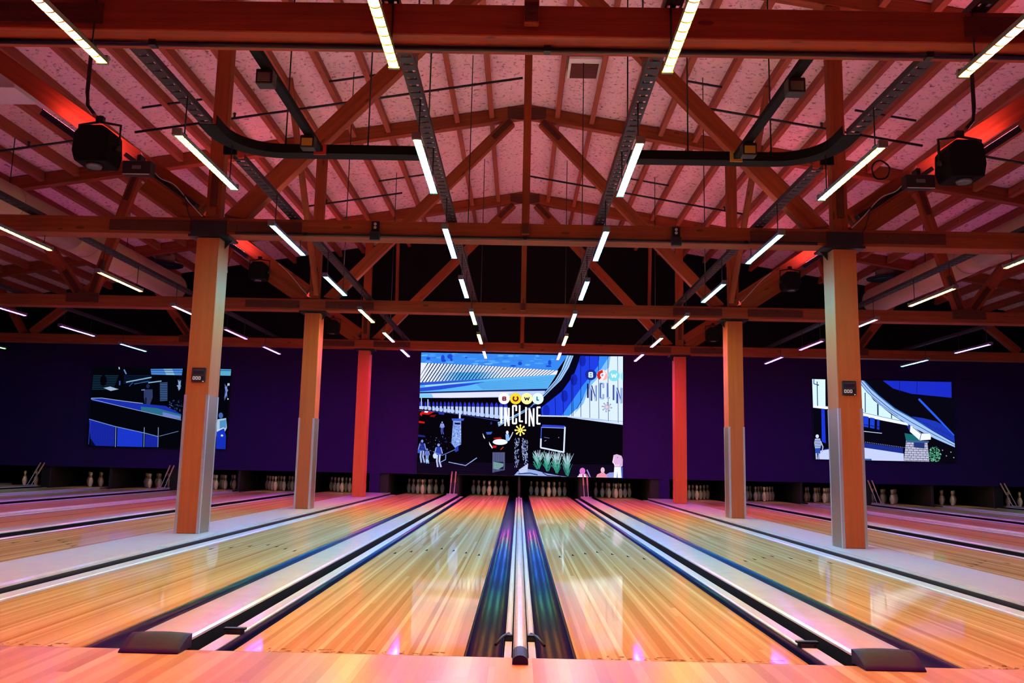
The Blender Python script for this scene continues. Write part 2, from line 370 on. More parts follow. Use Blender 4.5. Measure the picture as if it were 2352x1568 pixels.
def gutter_mesh(w):
    mb = MB(); n = 10; d = .075; t = .012
    inn = [(-w/2*math.cos(PI*i/n), -d*math.sin(PI*i/n)**.8-.006) for i in range(n+1)]
    prof = inn+[(w/2, -.006-d-t), (-w/2, -.006-d-t)]
    mb.prism([(x, 0, z) for x, z in prof], (0, LN-.3, 0))
    me = mb.mesh('gutter', 'gutter')
    for p in me.polygons: p.use_smooth = abs(p.normal.y) < .5 and p.normal.z > .02
    return me
GM = {}
def gutter(x0, x1, lab):
    w = round(abs(x1-x0)-.004, 4)
    if w not in GM: GM[w] = gutter_mesh(w)
    tag(put('lane_gutter', GM[w], None, ((x0+x1)/2, .001, 0)), lab, 'gutter', 'lane gutters')
RM = {}
def rail(x0, x1, zt, lab, lever=0, bracket=True):
    t = thing('bumper_rail', lab, 'bumper rail', ((x0+x1)/2, .01, -.07), 'bumper rails')
    w = abs(x1-x0); cx = (x0+x1)/2
    if w not in RM:
        mb = MB(); mb.prism([(-w/2, 0, -.032), (w/2, 0, -.032), (w/2, 0, -.006), (w/2-.008, 0, 0), (-w/2+.008, 0, 0), (-w/2, 0, -.006)], (0, 16.4, 0)); a = mb.mesh('rail', 'rail')
        mb = MB(); mb.box(-w/2, w/2, 0, .36, -.034, -.008); b = mb.mesh('rail_end', 'rail')
        mb = MB(); mb.box(-w/2-.0015, w/2+.0015, 0, .05, -.034, .010); g_ = .016 if w > .04 else .0015; mb.box(-w/2-g_, w/2+g_, .008, .042, .0102, .020); c = mb.mesh('clamp', 'black')
        mb = MB(); mb.box(-w/2, w/2, 0, .45, -.032, 0); d = mb.mesh('rail_tip', 'brush')
        RM[w] = (a, b, c, d)
    a, b, c, d = RM[w]
    put('rail', a, t, (cx, .44, zt)); put('rail_end', b, t, (cx, .01, zt))
    put('clamp', c, t, (cx, .378, zt)); put('rail_tip', d, t, (cx, 16.85, zt))
    mb = MB(); mb.box(-w*.45, w*.45, 0, 16.8, -.085, 0); put('support_strip', mb.mesh('support_strip', 'black'), t, (cx, .3, zt-.034))
    if lever:
        mb = MB(); mb.tube([(0, .02, .012), (lever*.028, -.10, .02), (lever*.062, -.2, .0)], .007, 6); put('lever', mb.mesh('lever', 'black'), t, (cx, .45, zt))
    return t
# centre divider and the other narrow dividers: round-topped cap with a rubber end
def divider(x, lab, rubber=True):
    t = thing('lane_divider', lab, 'lane divider', (x, 0, -.08), 'narrow lane dividers')
    n = 8; prof = [(-.033, 0, -.08), (.033, 0, -.08)]+[(.033*math.cos(PI*i/n), 0, .012+.026*math.sin(PI*i/n)) for i in range(n+1)]
    mb = MB(); mb.prism(prof, (0, 17.1, 0)); me = mb.mesh('cap', 'cream')
    put('cap', me, t, (x, .055, 0))
    prof2 = [(a*1.06, 0, max(.001, c*1.04+.001) if c > 0 else .001) for a, b, c in prof]
    prof2 = [(-.035, 0, .001), (.035, 0, .001)]+[(.035*math.cos(PI*i/n), 0, .013+.028*math.sin(PI*i/n)) for i in range(n+1)]
    mb = MB(); mb.prism(prof2, (0, .19, 0)); put('end_cap', mb.mesh('end_cap', 'hood'), t, (x, -.138, 0))
    return t
def return_cap(x, lab):
    t = thing('ball_return_cap', lab, 'ball return cap', (x, 0, -.09), 'ball return caps')
    mb = MB(); w = .134
    prof = [(-w, 0, .030), (w, 0, .030), (w, 0, .040), (w-.012, 0, .049)]+[(w*.8*math.cos(PI*i/8), 0, .049+.006*math.sin(PI*i/8)) for i in range(1, 8)]+[(-w+.012, 0, .049), (-w, 0, .040)]
    mb.prism(prof, (0, 17.1, 0)); put('cap', mb.mesh('cap', 'cream'), t, (x, .055, 0))
    mb = MB(); mb.box(-w+.003, w-.003, 0, 17.1, -.09, .030); put('body', mb.mesh('body', 'deadblack'), t, (x, .055, 0))
    # dark hood that slopes down to the approach
    mb = MB(); rows = []
    for j in range(7):
        f = j/6; y = -.095+.15*f; h = .006+.056*math.sin(f*PI/2)
        ww = .134+.004*f
        rows.append([mb.bm.verts.new((-ww+2*ww*i/8, y, h+.006*math.sin(PI*i/8)*f)) for i in range(9)])
    base = [[mb.bm.verts.new((v.co.x, v.co.y, .001)) for v in r] for r in rows]
    for A in (rows, base):
        for q, r in zip(A, A[1:]):
            for i in range(8): mb.bm.faces.new((q[i], q[i+1], r[i+1], r[i])).smooth = A is rows
    for j in range(6):
        mb.bm.faces.new((rows[j][0], rows[j+1][0], base[j+1][0], base[j][0])); mb.bm.faces.new((rows[j][8], rows[j+1][8], base[j+1][8], base[j][8]))
    for i in range(8):
        mb.bm.faces.new((rows[0][i], rows[0][i+1], base[0][i+1], base[0][i])); mb.bm.faces.new((rows[6][i], rows[6][i+1], base[6][i+1], base[6][i]))
    put('end_hood', mb.mesh('end_hood', 'hood'), t, (x, 0, 0))
    return t
def column_platform(x, s, lab):
    t = thing('column_platform', lab, 'division platform', (x, 0, -.2), 'column platforms')
    mb = MB(); mb.box(-.33, .33, 0, 17.5, -.2, .043); mb.bevel(.006); put('top', mb.mesh('top', 'capgrey'), t, (x, .02, 0))
    mb = MB(); mb.prism([(-.02, 0, -.02), (.02, 0, -.02), (.02, 0, .044), (-.02, 0, .050)], (0, 17.5, 0)); put('edge_moulding', mb.mesh('edge_moulding', 'cream'), t, (x-s*.352, .02, 0))
    mb = MB(); mb.box(-.004, .004, 0, 17.5, -.07, .03); put('black_skirt', mb.mesh('black_skirt', 'black'), t, (x-s*.378, .02, 0))
    return t
PX = 3.64
NTH = ['first', 'second', 'third', 'fourth', 'fifth', 'sixth', 'seventh', 'eighth']
for s in (-1, 1):
    S = SN[s]
    for k in range(8):
        inner, outer = cen[k]-LW/2, cen[k]+LW/2
        here = WHERE[k].format(s=S)
        # inner side
        gi = {0: G1/2-.078, 1: G2/2-.134, 2: None, 3: G2/2-.134, 4: G1/2-.078, 5: G2/2-.134, 6: G1/2-.078, 7: G2/2-.134}[k]
        if k == 2: a = PX+.335
        else: a = inner-gi
        if k in (4, 6): a = inner-.121
        gutter(s*a, s*inner, 'glossy dark gutter, inner edge of the lane '+here)
        go = {0: G2/2-.134, 1: None, 2: G2/2-.134, 3: G1/2-.078, 4: G2/2-.134, 5: G1/2-.078, 6: G2/2-.134, 7: .22}[k]
        b = PX-.384 if k == 1 else outer+go
        b0, b1 = {0: (outer, outer+.089), 1: (outer+.153, b), 2: (outer, outer+.067), 3: (outer, outer+.097), 4: (outer, outer+.067), 5: (outer, outer+.097), 6: (outer, outer+.067), 7: (outer, outer+.067)}[k]
        gutter(s*b0, s*b1, 'dark gutter beside the bumper rail, outer edge, lane '+here)
        if k == 0:
            rail(s*.040, s*.074, .002, 'white bumper rail folded against the %s side of the centre divider' % S, lever=s)
            rail(s*(outer+.092), s*(outer+.167), .004, 'white bumper rail with black clamp, outer gutter, lane '+here)
        elif k == 1:
            rail(s*(outer+.028), s*(outer+.150), .008, 'broad white bumper rail in front of the %s row of columns' % S)
        elif k in (3, 5): rail(s*(outer+.10), s*(outer+.16), .004, 'white bumper rail, outer gutter, lane '+here)
        else: rail(s*(outer+.07), s*(outer+.13), .004, 'white bumper rail, outer gutter, lane '+here)
        if k in (4, 6): rail(s*(inner-.171), s*(inner-.125), .002, 'white bumper rail, inner gutter, lane '+here)
    return_cap(s*(cen[0]+cen[1])/2, 'cream ball return cap with dark hood between first and second lanes %s of centre' % S)
    return_cap(s*(cen[2]+cen[3])/2, 'cream ball return cap between the third and fourth lanes %s of centre' % S)
    return_cap(s*(cen[4]+cen[5])/2, 'cream ball return cap between the fifth and sixth lanes %s of centre' % S)
    return_cap(s*(cen[6]+cen[7])/2, 'cream ball return cap between the two outermost lanes on the %s' % S)
    divider(s*(cen[3]+cen[4])/2, 'narrow cream divider between the fourth and fifth lanes %s of centre' % S)
    divider(s*(cen[5]+cen[6])/2, 'narrow cream divider between the sixth and seventh lanes %s of centre' % S)
    column_platform(s*PX, s, 'wide pale platform on which the %s row of wooden columns stands' % S)
    x0, x1 = cen[7]+LW/2+.23, SIDE
    mb = MB(); mb.box(-(x1-x0)/2, (x1-x0)/2, 0, 19, -.2, .03)
    o = struct('trim_%d' % (1 if s < 0 else 2), mb.mesh('trim', 'capgrey'), (s*(x0+x1)/2, .0, 0))
divider(0, 'narrow round-topped cream divider with a brown rubber end in the middle of the picture')

# ------------------------------------------------------------------ pin decks
for s in (-1, 1):
    def kick(x, w, lab):
        mb = MB(); mb.box(-w/2, w/2, 0, 2.3, -.05, .60); mb.bevel(.01)
        tag(put('kickback_panel', mb.mesh('kickback_panel', 'kick'), None, (s*x, YW+.1, 0)), lab, 'panel', 'pit side panels')
    for i, (a, b) in enumerate(zip(cen, cen[1:])):
        kick((a+b)/2, {0: .24, 1: .5, 2: .24, 3: .06, 4: .24, 5: .06, 6: .24}[i], 'dark pit side panel between %s and %s pin decks %s of centre' % (NTH[i], NTH[i+1], SN[s]))
mb = MB(); mb.box(-.03, .03, 0, 2.3, -.05, .60); tag(put('kickback_panel', mb.mesh('kickback_panel', 'kick'), None, (0, YW+.1, 0)), 'dark pit panel behind the end of the centre divider', 'panel', 'pit side panels')
# pins
prof = [(.0257, 0), (.0290, .006), (.0360, .030), (.0455, .060), (.0545, .092), (.0600, .125), (.0605, .138), (.0570, .165), (.0480, .195), (.0370, .222), (.0285, .246), (.0240, .265), (.0230, .278),
        (.0245, .296), (.0285, .320), (.0320, .343), (.0322, .352), (.0295, .367), (.0215, .3765), (.010, .381)]
mb = MB(); mb.lathe(prof, 14); pin_me = mb.mesh('pin_body', 'pin')
def pr(z):
    for (r0, z0), (r1, z1) in zip(prof, prof[1:]):
        if z0 <= z <= z1: return r0+(r1-r0)*(z-z0)/(z1-z0)
bands = []
for z0, z1 in ((.246, .262), (.280, .294)):
    mb = MB(); mb.lathe([(pr(z0)-.001, z0), (pr(z0)+.0012, z0+.0005), (pr((z0+z1)/2)+.0012, (z0+z1)/2), (pr(z1)+.0012, z1-.0005), (pr(z1)-.001, z1)], 14); bands.append(mb.mesh('neck_band', 'band'))
mb = MB(); mb.lathe([(.0250, 0), (.0272, 0.0001), (.0312, .0075), (.030, .0078)], 14); foot_me = mb.mesh('base_ring', 'band')
PINS = [(0, 0, 'front pin'), (-1, 1, 'left pin of the second row'), (1, 1, 'right pin of the second row'), (-2, 2, 'left pin of the third row'), (0, 2, 'middle pin of the third row'), (2, 2, 'right pin of the third row'),
        (-3, 3, 'far left pin of the back row'), (-1, 3, 'inner left pin of the back row'), (1, 3, 'inner right pin of the back row'), (3, 3, 'far right pin of the back row')]
SHORT = ['first lane {s} of centre', 'second lane {s} of centre', 'third lane {s} of centre', 'fourth lane {s} of centre', 'fifth lane {s} of centre', 'sixth lane {s} of centre', 'seventh lane {s} of centre', 'outermost lane on the {s}']
pin0 = None
HIDE = set()
for s in (-1, 1):
    for k in range(8):
        for i, (a, b, nm) in enumerate(PINS):
            if (s, k, i) in HIDE: continue
            loc = (s*cen[k]+a*.1524, 18.288+b*.2640, 0)
            lab = 'white bowling pin, %s, %s' % (nm, SHORT[k].format(s=SN[s])); grp = 'pins at the end of the '+SHORT[k].format(s=SN[s])
            if pin0 is None:
                pin0 = thing('bowling_pin', lab, 'bowling pin', loc, grp); put('body', pin_me, pin0, loc); put('neck_band', bands[0], pin0, loc); put('neck_band', bands[1], pin0, loc); put('base_ring', foot_me, pin0, loc)
            else: dup(pin0, loc, lab, grp)
        # small pin lamp under the lip of the screen wall
        x = s*cen[k]
        t = thing('pin_lamp', 'small pin deck lamp above the '+SHORT[k].format(s=SN[s]), 'lamp', (x+.12, YW+.14, .60), 'pin deck lamps')
        mb = MB(); mb.box(-.09, .09, -.03, .03, 0, .05); put('housing', mb.mesh('housing', 'blackmetal'), t, (x+.12, YW+.14, .60))
        mb = MB(); mb.box(-.035, .035, -.018, .018, -.008, 0); put('diffuser', mb.mesh('diffuser', 'pinlamp'), t, (x+.12, YW+.14, .60))
# guide rods with brushes at the ends of the ball return caps
for s in (-1, 1):
    for (a, b, wd) in ((0, 1, 'first and second lanes'), (4, 5, 'fifth and sixth lanes'), (6, 7, 'outermost lanes')):
        x = s*(cen[a]+cen[b])/2
        for e, ed in ((-1, 'left'), (1, 'right')):
            t = thing('brush_rod', 'pale leaning rod, %s of pair, by %s %s of centre' % (ed, wd, SN[s]), 'rod', (x+e*.05, 17.0, .056), 'leaning rods at the lane ends')
            p0, p1 = Vector((0, 0, 0)), Vector((0, .5, .56)); xx = (x+e*.05, 17.0, .056)
            mb = MB(); mb.tube([p0, p1], .009, 6); put('shaft', mb.mesh('shaft', 'cream'), t, xx)
            mb = MB()
            mb.tube([p0.lerp(p1, .5), p0.lerp(p1, .52), p0.lerp(p1, .98), p1], [.010, .017, .017, .010], 8); put('brush', mb.mesh('brush', 'brush'), t, xx)
        mb = MB(); mb.tube([(-.13, 0, 0), (-.13, .16, 0), (.13, .16, 0), (.13, 0, 0)], .008, 6)
        tag(put('end_loop', mb.mesh('end_loop', 'cream'), None, (x, 17.0, .063)), 'pale wire loop at the cap end between the %s %s of centre' % (wd, SN[s]), 'wire loop', 'wire loops')

# ------------------------------------------------------------------ columns
CYS = [(.62, 'nearest, beside the first truss'), (5.20, 'nearest in view, with a speed display'), (10.02, 'middle one'), (14.83, 'farthest, close to the screen wall')]
CW, CD = .262, .31
for s in (-1, 1):
    for i, (y, wd) in enumerate(CYS):
        x = s*3.60
        t = thing('wooden_column', 'square orange timber column, %s row, %s' % (SN[s], wd), 'column', (x, y+CD/2, .044), 'timber columns')
        mb = MB(); mb.box(-1.645, 1.645, -CW/2, CW/2, -CD/2, CD/2); mb.bevel(.006)
        put('shaft', mb.mesh('shaft', 'wood_col'), t, (x, y+CD/2, .044+1.645), Matrix(((0, 0, -1), (0, 1, 0), (1, 0, 0))) @ Matrix.Rotation(PI/2, 3, 'X'))
        if i < 3:
            hg = 1.50
            for sx in (-1, 1):
                for sy in (-1, 1):
                    mb = MB(); g = .004; lw = .026
                    X, Y = sx*(CW/2), sy*(CD/2)
                    mb.prism([(X+sx*.0005, Y+sy*g, 0), (X+sx*g, Y+sy*g, 0), (X+sx*g, Y-sy*lw, 0), (X+sx*.0005, Y-sy*lw, 0)], (0, 0, hg))
                    mb.prism([(X-sx*lw, Y+sy*g, 0), (X+sx*.0005, Y+sy*g, 0), (X+sx*.0005, Y+sy*.0005, 0), (X-sx*lw, Y+sy*.0005, 0)], (0, 0, hg))
                    put('corner_guard', mb.mesh('corner_guard', 'alu'), t, (x, y+CD/2, .044))
            # side facing the middle carries a metal kick sheet
            mb = MB(); sx = -s; mb.box(min(sx*CW/2+sx*.0008, sx*CW/2+sx*.0025), max(sx*CW/2+sx*.0008, sx*CW/2+sx*.0025), -CD/2+.028, CD/2-.028, 0, hg)
            put('side_sheet', mb.mesh('side_sheet', 'sheet'), t, (x, y+CD/2, .044))['label'] = 'aluminium sheet on the side facing the middle lanes'
        mb = MB(); mb.box(-.20, .20, -CD/2-.012, -CD/2-.002, .0, .16); mb.box(-.23, .23, -CD/2-.012, CD/2+.012, -.025, -.002)
        mb.prism([(-s*(CW/2+.003), 0, -.03), (-s*(CW/2+.09), 0, -.03), (-s*(CW/2+.003), 0, -.13)], (0, .01, 0))
        put('cap_bracket', mb.mesh('cap_bracket', 'blackmetal'), t, (x, y+CD/2, 3.372))
# speed display on the two nearest columns
def strokes(mb, pts, w, y, mi=0):
    for (a, b) in pts:
        a, b = Vector((a[0], 0, a[1])), Vector((b[0], 0, b[1])); d = (b-a).normalized()*w/2; n = Vector((-d.z, 0, d.x))
        q = [a-d+n, b+d+n, b+d-n, a-d-n]; mb.poly([(v.x, y, v.z) for v in q], mi)
for s in (-1, 1):
    x = s*3.60; y = CYS[1][0]-.001; z = 1.765
    dx = .012 if s < 0 else -.01
    t = thing('speed_display', 'small black speed display reading 000 on the nearest %s column' % SN[s], 'display', (x+dx, y, z), 'speed displays'); t.scale = (1.12, 1, 1.2)
    mb = MB(); mb.box(-.068, .068, -.022, 0, -.066, .066); mb.bevel(.004); put('housing', mb.mesh('housing', 'black'), t, (x+dx, y, z))
    mb = MB()
    for zc in (.026, -.03):
        strokes(mb, [((-.056, zc+.024), (.056, zc+.024)), ((-.056, zc-.024), (.056, zc-.024)), ((-.056, zc-.024), (-.056, zc+.024)), ((.056, zc-.024), (.056, zc+.024))], .0012, -.0226)
    put('window_frame', mb.mesh('window_frame', 'grey'), t, (x+dx, y, z))
    for i in range(3):
        mb = MB(); cx = -.042+i*.028
        strokes(mb, [((cx-.008, -.042), (cx-.008, -.018)), ((cx+.008, -.042), (cx+.008, -.018)), ((cx-.008, -.042), (cx+.008, -.042)), ((cx-.008, -.018), (cx+.008, -.018))], .0045, -.0230)
        put('digit', mb.mesh('digit', 'digit'), t, (x+dx, y, z))
    mb = MB(); strokes(mb, [((.046, -.060), (.054, -.060))], .006, -.0230); put('indicator', mb.mesh('indicator', 'digit'), t, (x+dx, y, z))
    mb = MB(); random.seed(3)
    for i in range(9): strokes(mb, [((-.045+i*.011, .043+random.uniform(-.004, .003)), (-.040+i*.011, .043+random.uniform(-.004, .003)))], .003, -.0230)
    for i in range(7): strokes(mb, [((-.030+i*.011, -.008), (-.026+i*.011, -.008))], .002, -.0230)
    put('caption_marks', mb.mesh('caption_marks', 'grey'), t, (x+dx, y, z))

# ------------------------------------------------------------------ roof trusses
ZB, ZT = 3.375, 3.572
TR = [(.645, 'nearest, across the top of the picture'), (5.225, 'second from the camera'), (10.00, 'third from the camera'), (14.80, 'farthest, just in front of the screen wall')]
CHD = .235
for ti, (y0, wd) in enumerate(TR):
    yc = y0+CHD/2
    t = thing('roof_truss', 'reddish timber roof truss, '+wd, 'roof truss', (0, yc, ZB), 'timber roof trusses')
    beam('bottom_chord', (-14.9, yc, (ZB+ZT)/2), (14.9, yc, (ZB+ZT)/2), ZT-ZB, CHD, 'wood', t)
    tc = .235; xe = 14.6
    for s in (-1, 1):
        z0 = roof(0)-.012-tc/2/math.cos(math.atan(SLOPE)); 
        beam('top_chord', (s*.002, yc, z0), (s*xe, yc, z0-SLOPE*xe), tc, .14, 'wood', t)
        bot = lambda x: z0-SLOPE*abs(x)-tc/2-.004
        beam('diagonal', (s*3.33, yc, 3.60), (s*.28, yc, 6.86), .19, .13, 'wood', t, cut0=.06)
        beam('outer_diagonal', (s*3.72, yc, 3.72), (s*6.78, yc, 5.80), .22, .13, 'wood', t)
        beam('knee_board', (s*3.78, yc-.02, 3.56), (s*4.42, yc-.02, 3.99), .19, .11, 'wood', t, cut0=.05)
        beam('post', (s*3.60, yc, 3.58), (s*3.60, yc, bot(3.6)), .17, .13, 'wood', t)
        beam('web', (s*7.46, yc, 3.60), (s*6.86, yc, bot(6.86)-.02), .17, .12, 'wood', t)
        beam('web', (s*7.66, yc, 3.60), (s*9.05, yc, bot(9.05)-.02), .17, .12, 'wood', t)
        beam('web', (s*11.3, yc, 3.60), (s*9.25, yc, bot(9.25)-.02), .17, .12, 'wood', t)
        beam('web', (s*11.5, yc, 3.60), (s*12.3, yc, bot(12.3)-.02), .15, .12, 'wood', t)
        # dark plates with bolts
        def plate(x0, x1, z0_, z1_, bolts):
            mb = MB(); mb.box(x0, x1, 0, .012, z0_, z1_)
            for bx, bz in bolts: mb.tube([(bx, -.012, bz), (bx, 0, bz)], .016, 6, 0, True, False)
            put('splice_plate', mb.mesh('splice_plate', 'wood_dark'), t, (0, y0-.0135, 0))
        xs = sorted((s*3.82, s*4.75)); plate(xs[0], xs[1], 3.41, 3.535, [(s*(3.95+.16*i), 3.495 if i % 2 else 3.45) for i in range(5)])
        xs = sorted((s*2.55, s*3.38)); plate(xs[0], xs[1], 3.41, 3.535, [(s*(2.66+.16*i), 3.495 if i % 2 else 3.45) for i in range(5)])
        mb = MB(); mb.box(min(s*7.28, s*7.84), max(s*7.28, s*7.84), 0, .012, 3.44, 3.60)
        for bx in (7.4, 7.56, 7.72): mb.tube([(s*bx, -.012, 3.5), (s*bx, 0, 3.5)], .016, 6, 0, True, False)
        put('gusset_plate', mb.mesh('gusset_plate', 'wood_dark'), t, (0, y0-.0135, 0))
        beam('strap_plate', (s*7.45, yc-.068, 3.63), (s*7.29, yc-.068, 4.2), .09, .012, 'wood_dark', t, 0)
        beam('strap_plate', (s*7.67, yc-.068, 3.63), (s*7.95, yc-.068, 4.0), .09, .012, 'wood_dark', t, 0)
        d = (Vector((s*.28, yc, 6.86))-Vector((s*3.33, yc, 3.60))).normalized(); e = Vector((s*.28, yc, 6.86))
        beam('strap_plate', (e-d*.45)+Vector((0, -.073, 0)), e+Vector((0, -.073, 0)), .09, .012, 'wood_dark', t, 0)
        d = (Vector((s*6.78, yc, 5.8))-Vector((s*7.5, yc, 3.6))).normalized()
        beam('strap_plate', Vector((s*6.86, yc-.068, bot(6.86)-.03)), Vector((s*7.0, yc-.068, bot(6.86)-.50)), .08, .012, 'wood_dark', t, 0)
        beam('strap_plate', Vector((s*3.60, yc-.072, 3.72)), Vector((s*3.60, yc-.072, 4.12)), .08, .012, 'wood_dark', t, 0)
    beam('king_post', (0, y0-.028, 3.43), (0, y0-.028, bot(0)+.12), .088, .048, 'wood', t)
    mb = MB(); mb.box(-.04, .04, 0, .006, 3.44, 3.56); mb.tube([(0, -.012, 3.5), (0, 0, 3.5)], .016, 6); put('king_post_plate', mb.mesh('king_post_plate', 'wood_dark'), t, (0, y0-.060, 0))
    mb = MB(); zr = roof(0)-.02; mb.prism([(-.34, 0, zr-.05), (.34, 0, zr-.05), (.34, 0, zr-.24), (.14, 0, zr-.28), (-.14, 0, zr-.28), (-.34, 0, zr-.24)], (0, .012, 0)); put('ridge_plate', mb.mesh('ridge_plate', 'wood_dark'), t, (0, yc-.085, 0))
# lengthwise braces at the column lines
for s in (-1, 1):
    x = s*3.52
    t = beam('roof_brace', (x, 9.93, 3.64), (x, 7.62, 6.42), .085, .085, 'wood', None); tag(t, 'thin timber brace from the third truss up to the roof above the %s columns' % SN[s], 'brace', 'lengthwise timber braces')
    t = beam('roof_brace', (x, 5.56, 3.66), (x, 8.22, 5.50), .12, .085, 'wood', None); tag(t, 'timber brace rising away from the second truss above the %s columns' % SN[s], 'brace', 'lengthwise timber braces')
    t = beam('roof_brace', (s*3.30, 17.45, 4.88), (s*3.2, 16.6, 6.42), .085, .085, 'wood', None); tag(t, 'short timber brace against the dark wall above the %s end of the big screen' % SN[s], 'brace', 'lengthwise timber braces')
# joists
ORD = ['first', 'second', 'third', 'fourth', 'fifth', 'sixth', 'seventh', 'eighth', 'ninth', 'tenth', 'eleventh', 'twelfth', 'thirteenth', 'fourteenth', 'fifteenth', 'sixteenth', 'seventeenth', 'eighteenth', 'nineteenth', 'twentieth', 'twenty-first', 'twenty-second', 'twenty-third']
BAY = [(-4.0, TR[0][0]+.03, 'above the camera'), (TR[0][0]+.20, TR[1][0]+.03, 'between first and second trusses'), (TR[1][0]+.20, TR[2][0]+.03, 'between second and third trusses'), (TR[2][0]+.20, TR[3][0]+.03, 'between third and fourth trusses'), (TR[3][0]+.20, YW-.02, 'between the last truss and the wall')]
JM = {}
for bi, (ya, yb, bw) in enumerate(BAY):
    for s in (-1, 1):
        for j in range(1, 22):
            x = s*.605*j-.04
            if abs(x) > 14.2: continue
            if bi == 0 and abs(x) > 6: continue
            L = yb-ya; key = (bi, s)
            if key not in JM:
                mb = MB(); a = math.atan(SLOPE)*s
                # local X along the joist, so Y->-X rotated; section leans with the roof
                mb.box(-L/2, L/2, -.040, .040, -.175, -.004); JM[key] = mb.mesh('joist', 'joist')
            rot = Matrix.Rotation(math.atan(SLOPE)*s, 3, 'Y') @ Matrix(((0, -1, 0), (1, 0, 0), (0, 0, 1)))
            tag(put('roof_joist', JM[key], None, (x, (ya+yb)/2, roof(x)-.002), rot), 'roof joist, %s from ridge, %s slope, %s' % (ORD[j-1], SN[s], bw), 'joist', 'roof joists '+bw)
# vent in the roof
t = thing('roof_vent', 'dark square roof vent between two joists right of the ridge', 'vent', (.87, 8.2, roof(.87)), 'roof vents')
mb = MB(); mb.box(-.25, .25, -.33, .33, -.10, -.06); put('frame', mb.mesh('frame', 'white'), t, (.87, 8.2, roof(.87)))
mb = MB(); mb.box(-.21, .21, -.18, .29, -.112, -.101); put('grille', mb.mesh('grille', 'wood_dark'), t, (.87, 8.2, roof(.87)))

# ------------------------------------------------------------------ LED tubes and what they hang from
ZS = 3.60; TZ = 3.235
ROWS = [(.825, 'over the first lane {s} of centre'), (2.60, 'over the second lane {s} of centre'), (5.58, 'in the row just outside the {s} columns'), (8.68, 'in the second row outside the {s} columns'), (11.95, 'in the outermost row on the {s}')]
ZSTR = {0: 3.60, 1: 3.60, 2: 3.60, 3: 3.60, 4: 3.60}
TL = 1.235
def tube_root():
    t = thing('led_tube', '-', 'LED tube', (0, 0, TZ), 'hanging LED tubes')
    mb = MB(); n = 8; r = .027
    mb.prism([(r*math.cos(PI+PI*i/n), -TL/2, -.003+.009*math.sin(PI+PI*i/n)) for i in range(n+1)], (0, TL, 0)); put('light_strip', mb.mesh('light_strip', 'tube'), t, (0, 0, TZ))
    mb = MB(); mb.prism([(-.031, -TL/2, -.007), (-.0275, -TL/2, -.007), (-.0275, -TL/2, 0), (.0275, -TL/2, 0), (.0275, -TL/2, -.007), (.031, -TL/2, -.007), (.031, -TL/2, .02), (.016, -TL/2, .036), (-.016, -TL/2, .036), (-.031, -TL/2, .02)], (0, TL, 0)); put('housing', mb.mesh('housing', 'grey'), t, (0, 0, TZ))
    mb = MB(); mb.box(-.034, .034, -.012, .012, -.014, .039); me = mb.mesh('end_cap', 'grey')
    put('end_cap', me, t, (0, -TL/2-.012, TZ)); put('end_cap', me, t, (0, TL/2+.012, TZ))
    mb = MB(); mb.tube([(0, 0, .037), (0, 0, ZS-TZ-.012)], .0055, 6); mb.box(-.012, .012, -.025, .025, .036, .05); me = mb.mesh('hanger_rod', 'blackmetal')
    put('hanger_rod', me, t, (0, -TL/2+.12, TZ)); put('hanger_rod', me, t, (0, TL/2-.12, TZ))
    return t
tube0 = None
Y0 = 1.90; STEP = 2.372
for ri, (x, wd) in enumerate(ROWS):
    for s in (-1, 1):
        for k in range(-2 if ri < 3 else -1, 6):
            
            if ri == 0 and k < -1: continue
            loc = (s*x, Y0+STEP*k+TL/2, TZ)
            place = {-3: 'last one behind the camera', -2: 'just behind the camera', -1: 'nearest in view'}.get(k) or '%s from the nearest truss' % ORD[k]
            lab = 'lit LED tube %s, %s' % (wd.format(s=SN[s]), place)
            if tube0 is None: tube0 = tube_root(); tube0.location = loc; tube0['label'] = lab; tube0['group'] = 'hanging LED tubes'
            else: dup(tube0, loc, lab)
def channel(x, y0, y1, lab, z=ZS):
    """perforated steel channel: plate with a row of slots"""
    mb = MB(); w = .052; n = int((y1-y0)/.11); st = (y1-y0)/n
    for sx in (-1, 1): mb.box(sx*w-.014 if sx > 0 else -w, sx*w if sx > 0 else -w+.014, y0, y1, -.012, -.008)
    mb.box(-w, -w+.004, y0, y1, -.008, .035); mb.box(w-.004, w, y0, y1, -.008, .035)
    for i in range(n+1): 
        yy = y0+i*st; mb.box(-w+.014, w-.014, max(y0, yy-.038), min(y1, yy+.038), -.012, -.008)
    o = tag(put('perforated_channel', mb.mesh('perforated_channel', 'steel'), None, (x, 0, z)), lab, 'steel channel', 'perforated steel channels')
    # added glowing strip, hidden in the channel, to brighten the roof
    mb = MB(); mb.box(-.016, .016, y0+.2, y1-.2, -.0075, .002, 1); mb.poly([(-.014, y0+.22, .0026), (.014, y0+.22, .0026), (.014, y1-.22, .0026), (-.014, y1-.22, .0026)], 0)
    put('added_uplight', mb.mesh('added_uplight', ['up_in' if abs(x) < 3 else 'up_out', 'black']), o, (x, 0, z))
